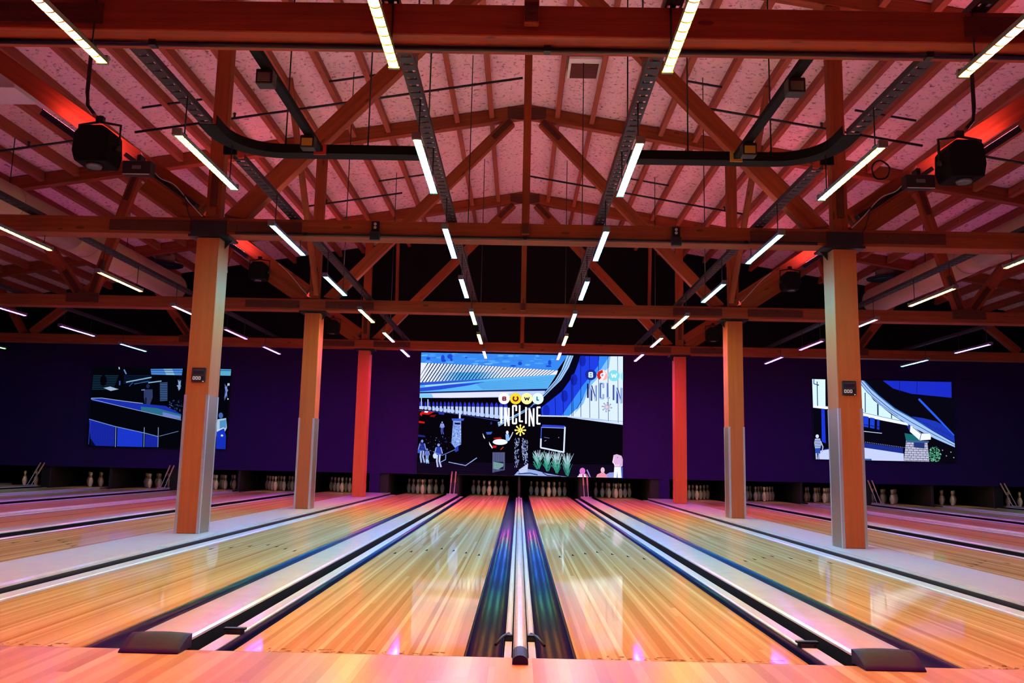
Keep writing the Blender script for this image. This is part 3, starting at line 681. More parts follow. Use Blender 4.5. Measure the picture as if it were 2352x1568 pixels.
for s in (-1, 1):
    channel(s*.845, -3.8, 15.3, 'dark perforated steel channel over the first lane %s of centre' % SN[s])
    channel(s*2.655, -3.8, 2.55, 'short dark perforated channel running from the camera to the %s black crossbar' % SN[s])
    channel(s*2.655, 3.36, 15.3, 'dark perforated channel over the second lane %s of centre, beyond the black crossbar' % SN[s])
    channel(s*5.66, 1.0, 15.3, 'dark steel channel above the tubes just outside the %s columns' % SN[s])
    channel(s*8.74, 4.0, 15.3, 'dark steel channel above the second row of tubes outside the %s columns' % SN[s])
    # black crossbar with curved end, and the rail with boxes that runs into it
    t = thing('cable_tray', 'black metal crossbar tray with a curved end, left of the ridge' if s < 0 else 'black metal crossbar tray with a curved end, right of the ridge', 'cable tray', (s*1.75, 3.25, ZS+.02), 'black crossbar trays')
    pts = [(s*.905, 3.25), (s*1.85, 3.25), (s*2.2, 3.25)]+[(s*(2.2+.455*math.sin(a)), 2.79+.46*math.cos(a)) for a in [i*PI/2/8 for i in range(1, 9)]]+[(s*2.655, 2.57)]
    mb = MB(); w = .075
    L, R = [], []
    for i, p in enumerate(pts):
        a = Vector(pts[max(i-1, 0)]); b = Vector(pts[min(i+1, len(pts)-1)]); d = (b-a).normalized(); n = Vector((-d.y, d.x))*w
        L.append((p[0]+n.x, p[1]+n.y)); R.append((p[0]-n.x, p[1]-n.y))
    for i in range(len(pts)-1):
        q = [L[i], L[i+1], R[i+1], R[i]]; mb.prism([(a, b, -.03) for a, b in q], (0, 0, .006))
        for E in (L, R):
            a, b = Vector((*E[i], -.024)), Vector((*E[i+1], -.024)); d = (b-a).normalized()*.0; n = Vector((-(b-a).y, (b-a).x, 0)).normalized()*.003
            mb.prism([a+n, b+n, b-n, a-n], (0, 0, .075))
    put('tray', mb.mesh('tray', 'deadblack'), t, (0, 0, ZS+.02))
    mb = MB(); mb.box(-.06, .06, -.012, .012, -.03, .05); 
    put('end_stub', mb.mesh('end_stub', 'deadblack'), t, (s*2.70, 3.25, ZS+.02))
    t = thing('power_rail', 'black rail with junction boxes running into the %s crossbar' % SN[s], 'power rail', (s*1.87, 2.2, ZS+.02), 'black power rails')
    mb = MB(); mb.box(-.035, .035, 1.0, 3.165, -.025, .03); mb.bevel(.006); put('rail', mb.mesh('rail', 'deadblack'), t, (s*1.87, 0, ZS+.02))
    for yy, lb in ((1.60, 'black'), (2.80, 'yellow')):
        mb = MB(); mb.box(-.06, .06, -.05, .05, -.14, -.03); mb.bevel(.005); b = put('junction_box', mb.mesh('junction_box', 'blackmetal'), t, (s*(1.87+.02)-s*.02, yy, ZS+.02))
        mb = MB(); mb.box(-.045, .045, -.056, -.051, -.125, -.06); put('label_plate', mb.mesh('label_plate', lb if lb == 'yellow' else 'grey'), b, (s*1.87, yy, ZS+.02))
    mb = MB(); mb.box(-.055, .055, -.012, -.001, -.05, .045); put('cover_plate', mb.mesh('cover_plate', 'redlabel' if s < 0 else 'yellow'), t, (s*1.86, 3.165, ZS+.02))['label'] = 'red cover plate' if s < 0 else 'yellow cover plate'
# threaded rods that hold the channels and trays
RODS = [(.905, 3.25, 0), (1.45, 3.25, 1), (2.2, 3.25, 2), (.845, 8.0, 3), (.845, 12.4, 4), (2.655, 8.0, 5), (2.655, 12.5, 6), (.845, 1.9, 7)]
RW = ['at the inner end of the crossbar', 'at the middle of the crossbar', 'at the bend of the crossbar', 'over first lane, between second and third trusses', 'over first lane, between third and fourth trusses', 'over second lane, between second and third trusses', 'over second lane, between third and fourth trusses', 'over the first lane, close to the nearest truss']
for s in (-1, 1):
    for x, y, i in RODS:
        z1 = roof(x)-.01; mb = MB(); mb.tube([(0, 0, 0), (0, 0, z1-ZS-.07)], .007, 6); mb.tube([(0, 0, 0), (0, 0, .03)], .014, 6)
        tag(put('hanging_rod', mb.mesh('hanging_rod', 'blackmetal'), None, (s*x, y, ZS+.07)), 'thin black hanging rod %s, %s of ridge' % (RW[i], SN[s]), 'rod', 'threaded hanging rods')

# ------------------------------------------------------------------ pipes, ducts, conduits
def pipe(pts, r, lab, heads=(), mat='blackmetal', name='sprinkler_pipe'):
    c = Vector(pts[0]); t = thing(name, lab, 'pipe', c, 'black sprinkler pipes' if name == 'sprinkler_pipe' else None)
    mb = MB(); mb.tube([Vector(p)-c for p in pts], r, 8); put('run', mb.mesh('run', mat), t, c)
    for h in heads:
        mb = MB(); mb.tube([(0, 0, -.02), (0, 0, .05), (0, 0, .055), (0, 0, .075)], [.018, .018, .03, .012], 8); put('sprinkler_head', mb.mesh('sprinkler_head', mat), t, Vector(h)+Vector((0, 0, r)))
def rp(x, y, d=.27): return (x, y, roof(x)-d)
for s in (-1, 1):
    S = SN[s]
    pipe([rp(s*.08 if s < 0 else 2.4, 8.45), rp(s*6.15, 8.45)], .02, 'black sprinkler pipe between second and third trusses, %s of the ridge' % S, [rp(s*2.55, 8.45), rp(s*4.6, 8.45)])
    pipe([rp(s*6.9, 8.45), rp(s*11, 8.45)], .02, 'black sprinkler pipe, outer %s slope, between second and third trusses' % S, [rp(s*7.8, 8.45)])
    pipe([rp(s*2.6 if s < 0 else .08, 13.0), rp(s*4.6, 13.0)], .02, 'black sprinkler pipe between third and fourth trusses, %s of the ridge' % S, [rp(s*4.2, 13.0)])
    pipe([rp(s*6.3, 13.0), rp(s*10.3, 13.0)], .02, 'black sprinkler pipe, outer %s slope, between third and fourth trusses' % S, [rp(s*6.6, 13.0)])
    pipe([rp(s*2.2, 7.9, .16), rp(s*3.0, 7.9, .16)], .018, 'short black pipe stub under the roof near the second truss, %s of the ridge' % S)
    pipe([rp(s*4.9, 7.9, .16), rp(s*5.8, 7.9, .16)], .018, 'short black pipe stub on the %s slope above the columns' % S)
    pipe([rp(s*2.0, 12.4, .16), rp(s*3.0, 12.4, .16)], .018, 'short black pipe stub between the third and fourth trusses, %s of the ridge' % S)
    # round duct far out
    t = thing('air_duct', 'round tan air duct hanging beyond the %s columns' % S, 'air duct', (s*8.0, 10.4, 4.68), 'round air ducts')
    mb = MB(); mb.tube([(0, y, 0) for y in (-4.3, -2.7, -.25)], .29, 20); mb.tube([(0, y, 0) for y in (.3, 2.2, 4.3)], .29, 20); mb.tube([(0, -.25, 0), (0, .3, 0)], .28, 20); put('pipe_run', mb.mesh('pipe_run', 'duct'), t, (s*8.0, 10.4, 4.68))
    for yy in (-4.2, -2.0, 1.9, 4.2):
        mb = MB(); mb.tube([(0, -.02, 0), (0, .02, 0)], .297, 20); put('seam_ring', mb.mesh('seam_ring', 'duct'), t, (s*8.0, 10.4+yy, 4.68))
    for yy in (-2.0, 1.9):
        mb = MB(); mb.tube([(0, 0, .29), (0, 0, roof(8)-4.69)], .008, 6); put('strap', mb.mesh('strap', 'blackmetal'), t, (s*8.0, 10.4+yy, 4.68))
    t = thing('duct_drop', 'yellowish round duct drop with a diffuser near the %s end of the last truss' % S, 'air duct', (s*8.62, 15.5, 5.42), 'round duct drops')
    mb = MB(); mb.tube([(0, 0, 0), (0, 0, roof(8.9)-5.46)], .22, 18); put('sleeve', mb.mesh('sleeve', 'duct'), t, (s*8.62, 15.5, 5.42))
    mb = MB(); mb.lathe([(.42, -.02), (.43, 0), (.30, .03), (.22, .04)], 20); mb.lathe([(.10, -.05), (.32, -.035), (.33, -.03), (.1, -.03)], 20); put('diffuser', mb.mesh('diffuser', 'blackmetal'), t, (s*8.62, 15.5, 5.40))
# conduits on the trusses
mb = MB(); mb.tube([(-3.8, 0, 0), (3.9, 0, 0)], .016, 8)
for x in (-2.3, .1, 2.4): mb.box(x-.02, x+.02, -.026, .026, -.018, .018)
tag(put('conduit', mb.mesh('conduit', 'black'), None, (0, .775, ZB-.018)), 'black conduit strapped under the bottom beam of the nearest truss', 'conduit')
mb = MB(); mb.tube([(-3.3, 0, 0), (-2.9, 0, -.0), (3.3, 0, 0)], .014, 8)
for x in (-2.5, 0., 2.5): mb.box(x-.02, x+.02, -.016, .012, -.018, .018)
tag(put('conduit', mb.mesh('conduit', 'black'), None, (0, TR[1][0]-.017, ZB+.018)), 'black conduit along the lower edge of the second truss', 'conduit')
# outlets on the second truss
for s in (-1, 1):
    x = s*1.70
    t = thing('outlet_box', 'black outlet box with two white sockets on the second truss, %s of centre' % SN[s], 'outlet', (x, TR[1][0]-.002, 3.45), 'outlet boxes on the second truss')
    mb = MB(); mb.box(-.045, .045, -.07, -.034, -.02, .10); mb.bevel(.004); put('housing', mb.mesh('housing', 'black'), t, (x, TR[1][0], 3.45))
    mb = MB(); mb.box(-.056, .056, -.09, -.034, -.125, -.022); mb.bevel(.006); put('lower_box', mb.mesh('lower_box', 'blackmetal'), t, (x, TR[1][0], 3.45))
    for z in (.065, .025):
        mb = MB(); mb.tube([(0, -.074, z), (0, -.0705, z)], .0165, 12); q = put('socket', mb.mesh('socket', 'white'), t, (x, TR[1][0], 3.45))
        mb = MB(); mb.box(-.007, -.004, -.0755, -.0745, z-.005, z+.006); mb.box(.004, .007, -.0755, -.0745, z-.005, z+.006); put('slots', mb.mesh('slots', 'black'), q, (x, TR[1][0], 3.45))
def added_wash_lens(o, L):
    # glowing lens added on the batten's upper front edge to light the roof pink
    M3 = o.matrix_basis.to_3x3(); inv = M3.transposed()
    n = (inv @ Vector((0, .12, 1))); n.x = 0; n.normalize(); a = Vector((1, 0, 0)); b = n.cross(a)
    c = inv @ Vector((0, -.085, .04)); c.x = 0
    mb = MB(); mb.prism([c-a*L*.46-b*.03, c+a*L*.46-b*.03, c+a*L*.46+b*.03, c-a*L*.46+b*.03], -n*.012, 1)
    mb.poly([c-a*L*.45-b*.026+n*.0008, c+a*L*.45-b*.026+n*.0008, c+a*L*.45+b*.026+n*.0008, c-a*L*.45+b*.026+n*.0008], 0)
    e = bpy.data.objects.new('lens', mb.mesh('lens', ['wash', 'blackmetal'])); C.objects.link(e); e.parent = o
# stage lights on the outer diagonals
def stage_light(x, y, z, s, lab, big):
    t = thing('stage_light', lab, 'stage light', (x, y, z), 'black stage lights')
    k = 1. if big else .72
    mb = MB(); b = MB()
    b.prism([(-.17*k, -.16*k, -.20*k), (.17*k, -.16*k, -.20*k), (.20*k, -.16*k, -.05*k), (.18*k, -.16*k, .17*k), (.10*k, -.16*k, .22*k), (-.12*k, -.16*k, .22*k), (-.20*k, -.16*k, .13*k), (-.21*k, -.16*k, -.08*k)], (0, .34*k, 0)); b.bevel(.02*k, 2)
    put('body', b.mesh('body', 'deadblack'), t, (x, y, z))
    mb.tube([(-.235*k, 0, 0), (-.235*k, 0, .27*k), (0, 0, .31*k), (.235*k, 0, .27*k), (.235*k, 0, 0)], .016*k, 6); mb.tube([(-.25*k, 0, 0), (-.20*k, 0, 0)], .035*k, 8); mb.tube([(.20*k, 0, 0), (.25*k, 0, 0)], .035*k, 8); put('yoke', mb.mesh('yoke', 'blackmetal'), t, (x, y, z))
    mb = MB(); mb.lathe([(.075*k, -.015*k), (.085*k, .0), (.085*k, .02*k), (.06*k, .025*k)], 16); put('lens', mb.mesh('lens', 'lens'), t, (x+.0, y-.04, z-.225*k))
    mb = MB(); mb.box(-.04*k, .04*k, -.03*k, .03*k, .31*k, .37*k); put('mount_clamp', mb.mesh('mount_clamp', 'blackmetal'), t, (x, y, z))
for s in (-1, 1):
    S = SN[s]; y = TR[1][0]-.20
    stage_light(s*4.78, y-.16, 4.24, s, 'large black stage light hanging from the second truss beside the %s column' % S, True)
    stage_light(s*4.50, TR[2][0]-.16, 3.99, s, 'black stage light hanging from the third truss beside the %s column' % S, False)
    stage_light(s*4.30, TR[3][0]-.16, 3.82, s, 'small far black stage light on the last truss beside the %s column' % S, False)
    for q, wd_ in ((TR[0][0], 'nearest'), (TR[2][0], 'third'), (TR[3][0], 'farthest')):
        w0, w1 = Vector((s*4.75, q-.06, 4.27)), Vector((s*5.62, q-.06, 4.86))
        o = beam('light_batten', w0, w1, .07, .09, 'steel', None); tag(o, 'added dark wash light under the %s outer diagonal of the %s truss' % (S, wd_), 'wash light', 'wash lights on the trusses'); added_wash_lens(o, (w1-w0).length)
    # side box, batten and dangling cables on the second truss
    t = thing('ballast_box', 'flat dark violet control box next to the large stage light on the %s' % S, 'control box', (s*4.34, y-.08, 4.04), 'control boxes')
    mb = MB(); mb.box(-.16, .16, -.06, .06, -.075, .075); mb.bevel(.006); put('case', mb.mesh('case', 'steel'), t, (s*4.34, y-.08, 4.04))
    mb = MB(); mb.box(-.02, .02, -.02, .10, .075, .16); put('mount_bracket', mb.mesh('mount_bracket', 'blackmetal'), t, (s*4.34, y-.08, 4.04))
    mb = MB(); mb.box(-.05, .05, -.063, -.0605, -.02, .02); put('label_plate', mb.mesh('label_plate', 'grey'), t, (s*4.34, y-.08, 4.04))
    mb = MB(); mb.box(-.15, .15, -.064, -.061, -.086, -.076); put('bright_edge', mb.mesh('bright_edge', 'white'), t, (s*4.34, y-.08, 4.04))
    p0, p1 = Vector((s*4.75, TR[1][0]+.0, 4.35)), Vector((s*5.62, TR[1][0]+.0, 4.94))
    o = beam('light_batten', p0+Vector((0, -.06, -.17)), p1+Vector((0, -.06, -.17)), .07, .09, 'steel', None); tag(o, 'long dark batten with added wash lens under the %s outer diagonal of the second truss' % S, 'wash light', 'wash lights on the trusses')
    added_wash_lens(o, (p1-p0).length)
    q0, q1 = Vector((s*3.75, TR[1][0]-.0, 3.74)), Vector((s*4.62, TR[1][0]-.0, 4.33))
    o = beam('light_batten', q0+Vector((0, -.03, -.04)), q1+Vector((0, -.03, -.04)), .05, .10, 'black', None); tag(o, 'black cable rail along the %s outer diagonal close to the column' % S, 'batten', 'metal battens')
    def cable(pts, r, lab, mat='cable'):
        # smooth curve through the points
        P = [Vector(p) for p in pts]; out = []
        for i in range(len(P)-1):
            a, b, c, d = P[max(i-1, 0)], P[i], P[i+1], P[min(i+2, len(P)-1)]
            for k in range(6):
                u = k/6; out.append(.5*((2*b)+(c-a)*u+(2*a-5*b+4*c-d)*u*u+(3*b-a-3*c+d)*u**3))
        out.append(P[-1]); c0 = out[0]; mb = MB(); mb.tube([p-c0 for p in out], r, 6)
        tag(put('hanging_cable', mb.mesh('hanging_cable', mat), None, c0), lab, 'cable', 'loose cables')
    yy = TR[1][0]-.10
    cable([(s*4.42, yy, 4.30), (s*4.2, yy, 4.02), (s*4.0, yy, 3.92), (s*3.8, yy, 3.70), (s*3.66, yy, 3.56)], .006, 'thin white cable running down to the %s column on the second truss' % S)
    cable([(s*3.86, yy-.06, 3.80), (s*3.78, yy-.07, 3.55), (s*3.68, yy-.07, 3.42)], .006, 'dark cable hanging over the bracket of the nearest %s column' % S, 'blackmetal')
    yy = TR[2][0]-.09
    cable([(s*4.2, yy, 4.16), (s*4.0, yy, 3.98), (s*3.75, yy, 3.70), (s*3.62, yy, 3.58)], .006, 'thin white cable by the %s column on the third truss' % S)
    # round conduit drop and coil
    mb = MB(); mb.tube([(0, 0, 1.1), (0, 0, .25), (s*-.02, 0, .1), (s*-.10, 0, 0)], .022, 8)
    tag(put('conduit_drop', mb.mesh('conduit_drop', 'black'), None, (s*4.96, TR[1][0]-.36, 4.64)), 'thick black conduit dropping onto the large stage light on the %s' % S, 'conduit', 'conduit drops')
mb = MB(); mb.tube([(.10*math.cos(a)*(1+.1*math.sin(3*a)), .02*math.sin(2*a), .11*math.sin(a)) for a in [i*2*PI/20 for i in range(41)]], .010, 6)
tag(put('cable_coil', mb.mesh('cable_coil', 'black'), None, (4.02, TR[1][0]-.09, 4.25)), 'coil of black cable hanging at the right outer diagonal of the second truss', 'cable coil')
# white box under the roof at the far left
t = thing('vent_box', 'pale sheet metal box under the roof at the left edge', 'vent box', (-7.35, 6.5, 5.57))
mb = MB(); mb.box(-.65, .65, -.25, .25, 0, .24); mb.bevel(.01); put('case', mb.mesh('case', 'white'), t, (-7.35, 6.5, 5.59))
mb = MB(); mb.box(-.66, .66, -.26, .26, -.02, .0); put('lip', mb.mesh('lip', 'white'), t, (-7.35, 6.5, 5.59))

# ------------------------------------------------------------------ video screens
class Pic:
    """flat picture shown on a screen; drawing coordinates are mapped onto the panel rectangle"""
    def __init__(s, quad, rect, y):
        s.q = [Vector((*p, 0)) for p in quad]; s.rect = rect; s.y = y; s.bm = bmesh.new(); s.col = s.bm.loops.layers.color.new('Col'); s.n = 0; s.k = 1.
    def uv(s, p):
        tl, tr, br, bl = s.q; u, v = .5, .5; P = Vector((p[0], p[1], 0))
        for _ in range(6):
            f = (tl*(1-u)+tr*u)*(1-v)+(bl*(1-u)+br*u)*v-P
            du = (tr-tl)*(1-v)+(br-bl)*v; dv = (bl-tl)*(1-u)+(br-tr)*u
            det = du.x*dv.y-du.y*dv.x
            u -= (f.x*dv.y-f.y*dv.x)/det; v -= (du.x*f.y-du.y*f.x)/det
        return max(0, min(1, u)), max(0, min(1, v))
    def lay(s): s.n += 1; return s.y-.00012*s.n
    def poly(s, pts, c, same=False):
        y = s.y-.00012*s.n if same else s.lay()
        x0, x1, z0, z1 = s.rect; uv = [s.uv(p) for p in pts]
        P = []
        for u, v in uv:
            q = (x0+(x1-x0)*u, z1-(z1-z0)*v)
            if not P or (abs(q[0]-P[-1][0])+abs(q[1]-P[-1][1])) > 1e-4: P.append(q)
        if len(P) > 2 and abs(P[0][0]-P[-1][0])+abs(P[0][1]-P[-1][1]) < 1e-4: P.pop()
        if len(P) < 3: return
        f = s.bm.faces.new([s.bm.verts.new((a, y, b)) for a, b in P])
        for l in f.loops: l[s.col] = (*[k/255*s.k for k in c], 1)
    def line(s, pts, w, c):
        s.lay()
        for a, b in zip(pts, pts[1:]):
            a, b = Vector(a), Vector(b); d = (b-a)
            if d.length < 1e-6: continue
            d = d.normalized()*w/2; n = Vector((-d.y, d.x)); s.poly([a+n-d*.3, b+n+d*.3, b-n+d*.3, a-n-d*.3], c, True)
    def disc(s, c0, rx, ry, c, n=20): s.poly([(c0[0]+rx*math.cos(2*PI*i/n), c0[1]+ry*math.sin(2*PI*i/n)) for i in range(n)], c)
    def mesh(s):
        me = bpy.data.meshes.new('picture')
        for f in s.bm.faces:
            f.normal_update()
            if f.normal.y > 0: f.normal_flip()
        s.bm.to_mesh(me); s.bm.free(); me.materials.append(M['picture']); return me
    # block lettering
    def letter(s, ch, x, y, w, h, t, c, sk=0):
        P = lambda a, b: (x+a*w+sk*(1-b), y+b*h)
        L = lambda *pts: s.line([P(*p) for p in pts], t, c)
        e = t/2/h; f = t/2/w
        if ch == 'I': L((.5, e), (.5, 1-e))
        elif ch == 'N': L((f, 1-e), (f, e), (1-f, 1-e), (1-f, e))
        elif ch == 'C': L((1-f, .30), (1-f, .06), (.75, e), (.25, e), (f, .06), (f, .94), (.25, 1-e), (.75, 1-e), (1-f, .94), (1-f, .70))
        elif ch == 'L': L((f, e), (f, 1-e), (1-f, 1-e))
        elif ch == 'E': L((1-f, e), (f, e), (f, 1-e), (1-f, 1-e)); L((f, .5), (.85, .5))
        elif ch == 'B': L((f, e), (f, 1-e), (.8, 1-e), (1-f, .85), (1-f, .62), (.75, .5), (f, .5)); L((.75, .5), (1-f*1.2, .38), (1-f*1.2, .15), (.75, e), (f, e))
        elif ch == 'O': s.line([P(.5+(.5-f)*math.cos(2*PI*i/14), .5+(.5-e)*math.sin(2*PI*i/14)) for i in range(15)], t, c)
        elif ch == 'W': L((f, e), (.27, 1-e), (.5, .25), (.73, 1-e), (1-f, e))
def mixc(a, b, t): return tuple(a[i]+(b[i]-a[i])*t for i in range(3))
rnd = random.Random(11)

# ---- middle screen: street view of a building with its sign
P = Pic([(113, 122), (2022, 152), (2022, 1312), (78, 1275)], (-2.62, 2.63, .545, 3.66), YW-.058)
K = (6, 3, 10)
P.poly([(113, 122), (2022, 152), (2022, 1312), (78, 1275)], K)
P.poly([(113, 122), (1500, 143), (1400, 292), (700, 246), (105, 222)], (52, 128, 226))
for i in range(60):
    x = 130+rnd.random()*1250; y = 128+rnd.random()*120; P.disc((x, y), 14+rnd.random()*36, 4+rnd.random()*8, mixc((40, 110, 215), (92, 170, 240), rnd.random()), 8)
for cx, cy, w, h in ((318, 175, 18, 32), (325, 200, 24, 14), (385, 160, 26, 24), (400, 190, 14, 16), (1050, 225, 20, 18), (985, 248, 30, 8), (1330, 215, 16, 26), (1320, 250, 30, 9), (540, 170, 12, 6), (180, 180, 20, 14)):
    P.disc((cx, cy), w, h, (28, 66, 196), 9)
for i in range(46):   # pale ribbed roof, cyan in the middle
    a, b = i/46, (i+1)/46
    top = lambda t: (105+1305*t, 222+(246-222)*min(1, t/.456) if t < .456 else 246+(292-246)*(t-.456)/.544)
    bot = lambda t: (100+1295*t, 412-(412-330)*t)
    t0 = top(a); t1 = top(b); b0 = bot(a); b1 = bot(b); m = math.exp(-((a-.34)/.16)**2)
    up = mixc((216, 222, 246), (178, 206, 244), m); lo = mixc((222, 226, 248), (70, 160, 226), min(1, m*1.15))
    h0 = mixc(t0, b0, .0) if False else None
    mid0 = (t0[0]*.5+b0[0]*.5, t0[1]*.5+b0[1]*.5); mid1 = (t1[0]*.5+b1[0]*.5, t1[1]*.5+b1[1]*.5)
    P.poly([t0, t1, mid1, mid0], up, i > 0); P.poly([mid0, mid1, b1, b0], lo, True)
for i in range(44):
    x = 60+i*31.5; tb = (x-100)/1295
    yb = 412-82*max(0, min(1, tb)); xt = x+118-58*max(0, tb); tt = (xt-105)/1305
    yt = 222+24*min(1, tt/.456) if tt < .456 else 246+46*(tt-.456)/.544
    if xt > 1405: continue
    if x < 104:
        f = (104-x)/(xt-x); x, yb = 104, yb+(yt-yb)*f
        if f >= .95: continue
    P.line([(x, yb), (xt, yt)], 9-4*max(0, tb), (12, 10, 40))
P.poly([(100, 412), (830, 368), (1395, 330), (1310, 468), (100, 505)], (86, 172, 230))
P.poly([(100, 412), (500, 390), (830, 368), (560, 400), (300, 425), (100, 440)], (44, 78, 196))
P.poly([(100, 465), (400, 430), (720, 405), (560, 440), (300, 480), (100, 500)], (40, 70, 200))
P.poly([(150, 440), (420, 415), (600, 405), (420, 428), (150, 455)], (150, 205, 242))
for i in range(13): P.line([(620+i*6, 412+i*5.2), (1370-i*6, 350+i*10)], 2.0, (50, 110, 190))
P.poly([(100, 505), (1310, 468), (1290, 490), (100, 520)], (24, 26, 90))
P.poly([(100, 518), (800, 498), (1290, 488), (1262, 540), (860, 552), (400, 560), (100, 560)], (176, 196, 240))
P.poly([(215, 522), (700, 505), (1000, 500), (860, 545), (520, 556), (230, 556)], (214, 214, 246))
P.poly([(100, 520), (215, 520), (230, 558), (100, 560)], (120, 190, 236))
# dark band and blue wall on the right
P.poly([(1555, 147), (2022, 152), (2022, 812), (1500, 742), (1255, 735), (1120, 690), (1230, 590), (1340, 480), (1440, 380), (1510, 260)], (6, 5, 26))
P.poly([(1625, 150), (1890, 152), (1860, 250), (1700, 420), (1600, 590), (1500, 735), (1255, 730), (1252, 650), (1450, 490), (1560, 330)], (28, 58, 214))
for a, b in ((1640, 155), (1560, 340), (1470, 500), (1300, 640)): P.disc((a, b+40), 34, 60, (18, 36, 170), 8)
P.poly([(1800, 152), (1905, 152), (1885, 250), (1790, 340), (1700, 440), (1640, 560), (1540, 738), (1440, 735), (1560, 560), (1640, 440), (1740, 310), (1790, 240)], (52, 130, 236))
P.poly([(1905, 152), (2022, 152), (2022, 812), (1500, 742), (1640, 612), (1705, 440), (1790, 340), (1890, 250)], (206, 224, 250))
P.poly([(1890, 155), (1905, 152), (1890, 260), (1795, 350), (1710, 450), (1650, 610), (1560, 715), (1640, 570), (1700, 420), (1800, 300)], (120, 180, 246))
for x, ytop, ybot, c in ((1382, 560, 735, (10, 10, 60)), (1455, 490, 738, (10, 10, 60)), (1535, 370, 740, (8, 8, 60)), (1548, 350, 742, (8, 8, 60)), (1622, 165, 752, (16, 24, 96)), (1705, 152, 762, (16, 24, 96)), (1790, 152, 772, (20, 34, 110)), (1880, 152, 784, (44, 52, 120)), (1972, 152, 800, (60, 66, 130))):
    P.line([(x, ytop), (x+6, ybot)], 5, c)
P.poly([(1250, 735), (1500, 738), (2022, 812), (2022, 800), (1780, 752), (1500, 726), (1250, 722)], (190, 208, 246))
P.line([(1500, 742), (2022, 780)], 3, (90, 100, 160))
# curved white fascia
P.poly([(1495, 144), (1555, 147), (1512, 260), (1440, 382), (1340, 482), (1230, 592), (1080, 702), (920, 790), (850, 832), (840, 792), (990, 728), (1150, 640), (1270, 522), (1382, 388), (1440, 290)], (150, 192, 238))
P.line([(1515, 146), (1460, 280), (1400, 385), (1290, 515), (1165, 640), (1005, 735), (845, 805)], 6, (30, 50, 120))
P.line([(1540, 147), (1495, 255), (1425, 378), (1320, 490), (1210, 600), (1060, 702), (850, 824)], 4, (36, 60, 140))
# colonnade
for i, x in enumerate((108, 125, 157, 192, 232, 266, 302, 340, 376, 410, 452, 488, 530, 570, 610, 652, 692, 738, 783, 828, 872, 915)):
    f = (x-95)/780; w = 9+9*f; yb = 668+95*f; yt = 592+10*f; ym = 640+6*f
    P.poly([(x-w*.7, yt+14), (x, yt), (x+w*.7, yt+14), (x+w, ym), (x-w, ym)], (40, 46, 176)); P.poly([(x-w, ym), (x+w, ym), (x+w, yb), (x-w, yb-4)], (178, 196, 240))
    P.poly([(x+w, yb-34), (x+w+10, yb-30), (x+w+10, yb-4), (x+w, yb-8)], (150, 170, 230))
P.line([(95, 682), (350, 700), (600, 735), (850, 778)], 5, (60, 70, 170))
P.line([(118, 560), (118, 640)], 7, (190, 205, 246)); P.line([(180, 575), (180, 650)], 8, (200, 212, 246))
# parked cars and people in the dark on the left
for pts, c in (([(120, 690), (240, 695), (190, 722), (110, 715)], (190, 24, 18)), ([(95, 780), (150, 790), (150, 805), (95, 800)], (200, 20, 20)), ([(110, 700), (128, 715), (122, 735), (104, 722)], (210, 30, 24)), ([(150, 685), (185, 688), (176, 704), (146, 700)], (214, 224, 246)),
               ([(280, 700), (340, 704), (330, 722), (284, 716)], (40, 50, 150)), ([(205, 725), (260, 720), (240, 745), (200, 740)], (120, 16, 18)), ([(90, 910), (150, 918), (160, 935), (90, 930)], (30, 34, 120)),
               ([(405, 757), (525, 757), (515, 778), (412, 778)], (62, 86, 200)), ([(475, 690), (492, 690), (490, 756), (474, 756)], (190, 205, 245))): P.poly(pts, c)
P.poly([(420, 778), (495, 780), (497, 1000), (440, 1035), (404, 990)], (120, 150, 222))
for i in range(90):
    t = rnd.random(); y = 790+t*215; x = 412+rnd.random()*78; P.poly([(x, y), (x+4+rnd.random()*10, y+2), (x+3+rnd.random()*8, y+5+rnd.random()*6)], (14, 12, 50) if rnd.random() < .6 else (206, 220, 248), i > 0)
P.poly([(432, 795), (486, 797), (484, 815), (436, 812)], (14, 14, 50))
P.poly([(440, 1035), (470, 1010), (472, 1060), (445, 1075)], (40, 60, 170))
def figure(x, y, h, body, legs, skin):
    P.disc((x, y-h*.93), h*.055, h*.065, skin, 10)
    P.poly([(x-h*.10, y-h*.84), (x+h*.10, y-h*.84), (x+h*.13, y-h*.50), (x-h*.12, y-h*.48)], body)
    P.line([(x-h*.10, y-h*.82), (x-h*.17, y-h*.55)], h*.045, skin); P.line([(x+h*.10, y-h*.82), (x+h*.17, y-h*.56)], h*.045, skin)
    P.line([(x-h*.05, y-h*.5), (x-h*.07, y-h*.25), (x-h*.03, y)], h*.07, legs); P.line([(x+h*.06, y-h*.5), (x+h*.04, y-h*.25), (x+h*.11, y)], h*.07, legs)
figure(128, 1172, 215, (30, 42, 130), (150, 166, 222), (120, 134, 200)); figure(176, 1180, 140, (90, 110, 190), (150, 170, 226), (120, 134, 200)); figure(283, 1212, 220, (44, 62, 160), (178, 190, 234), (140, 150, 214))
P.disc((178, 1160), 15, 18, (150, 190, 232), 10); P.disc((250, 1110), 20, 26, (190, 206, 240), 10)
figure(316, 905, 120, (120, 138, 210), (70, 84, 170), (150, 160, 220))
P.poly([(90, 1050), (112, 1052), (110, 1085), (84, 1082)], (46, 90, 190)); P.line([(380, 1168), (540, 1200), (645, 1128)], 7, (150, 170, 230)); P.line([(300, 1170), (350, 1145), (352, 1100)], 7, (120, 150, 222)); P.line([(440, 1050), (318, 1105), (232, 1070)], 5, (110, 130, 210))
for i in range(70):
    x = 100+rnd.random()*340; y = 920+rnd.random()*150; P.poly([(x, y), (x+rnd.random()*14, y+2), (x+rnd.random()*8, y+6)], mixc((30, 36, 130), (120, 150, 226), rnd.random()), i > 0)
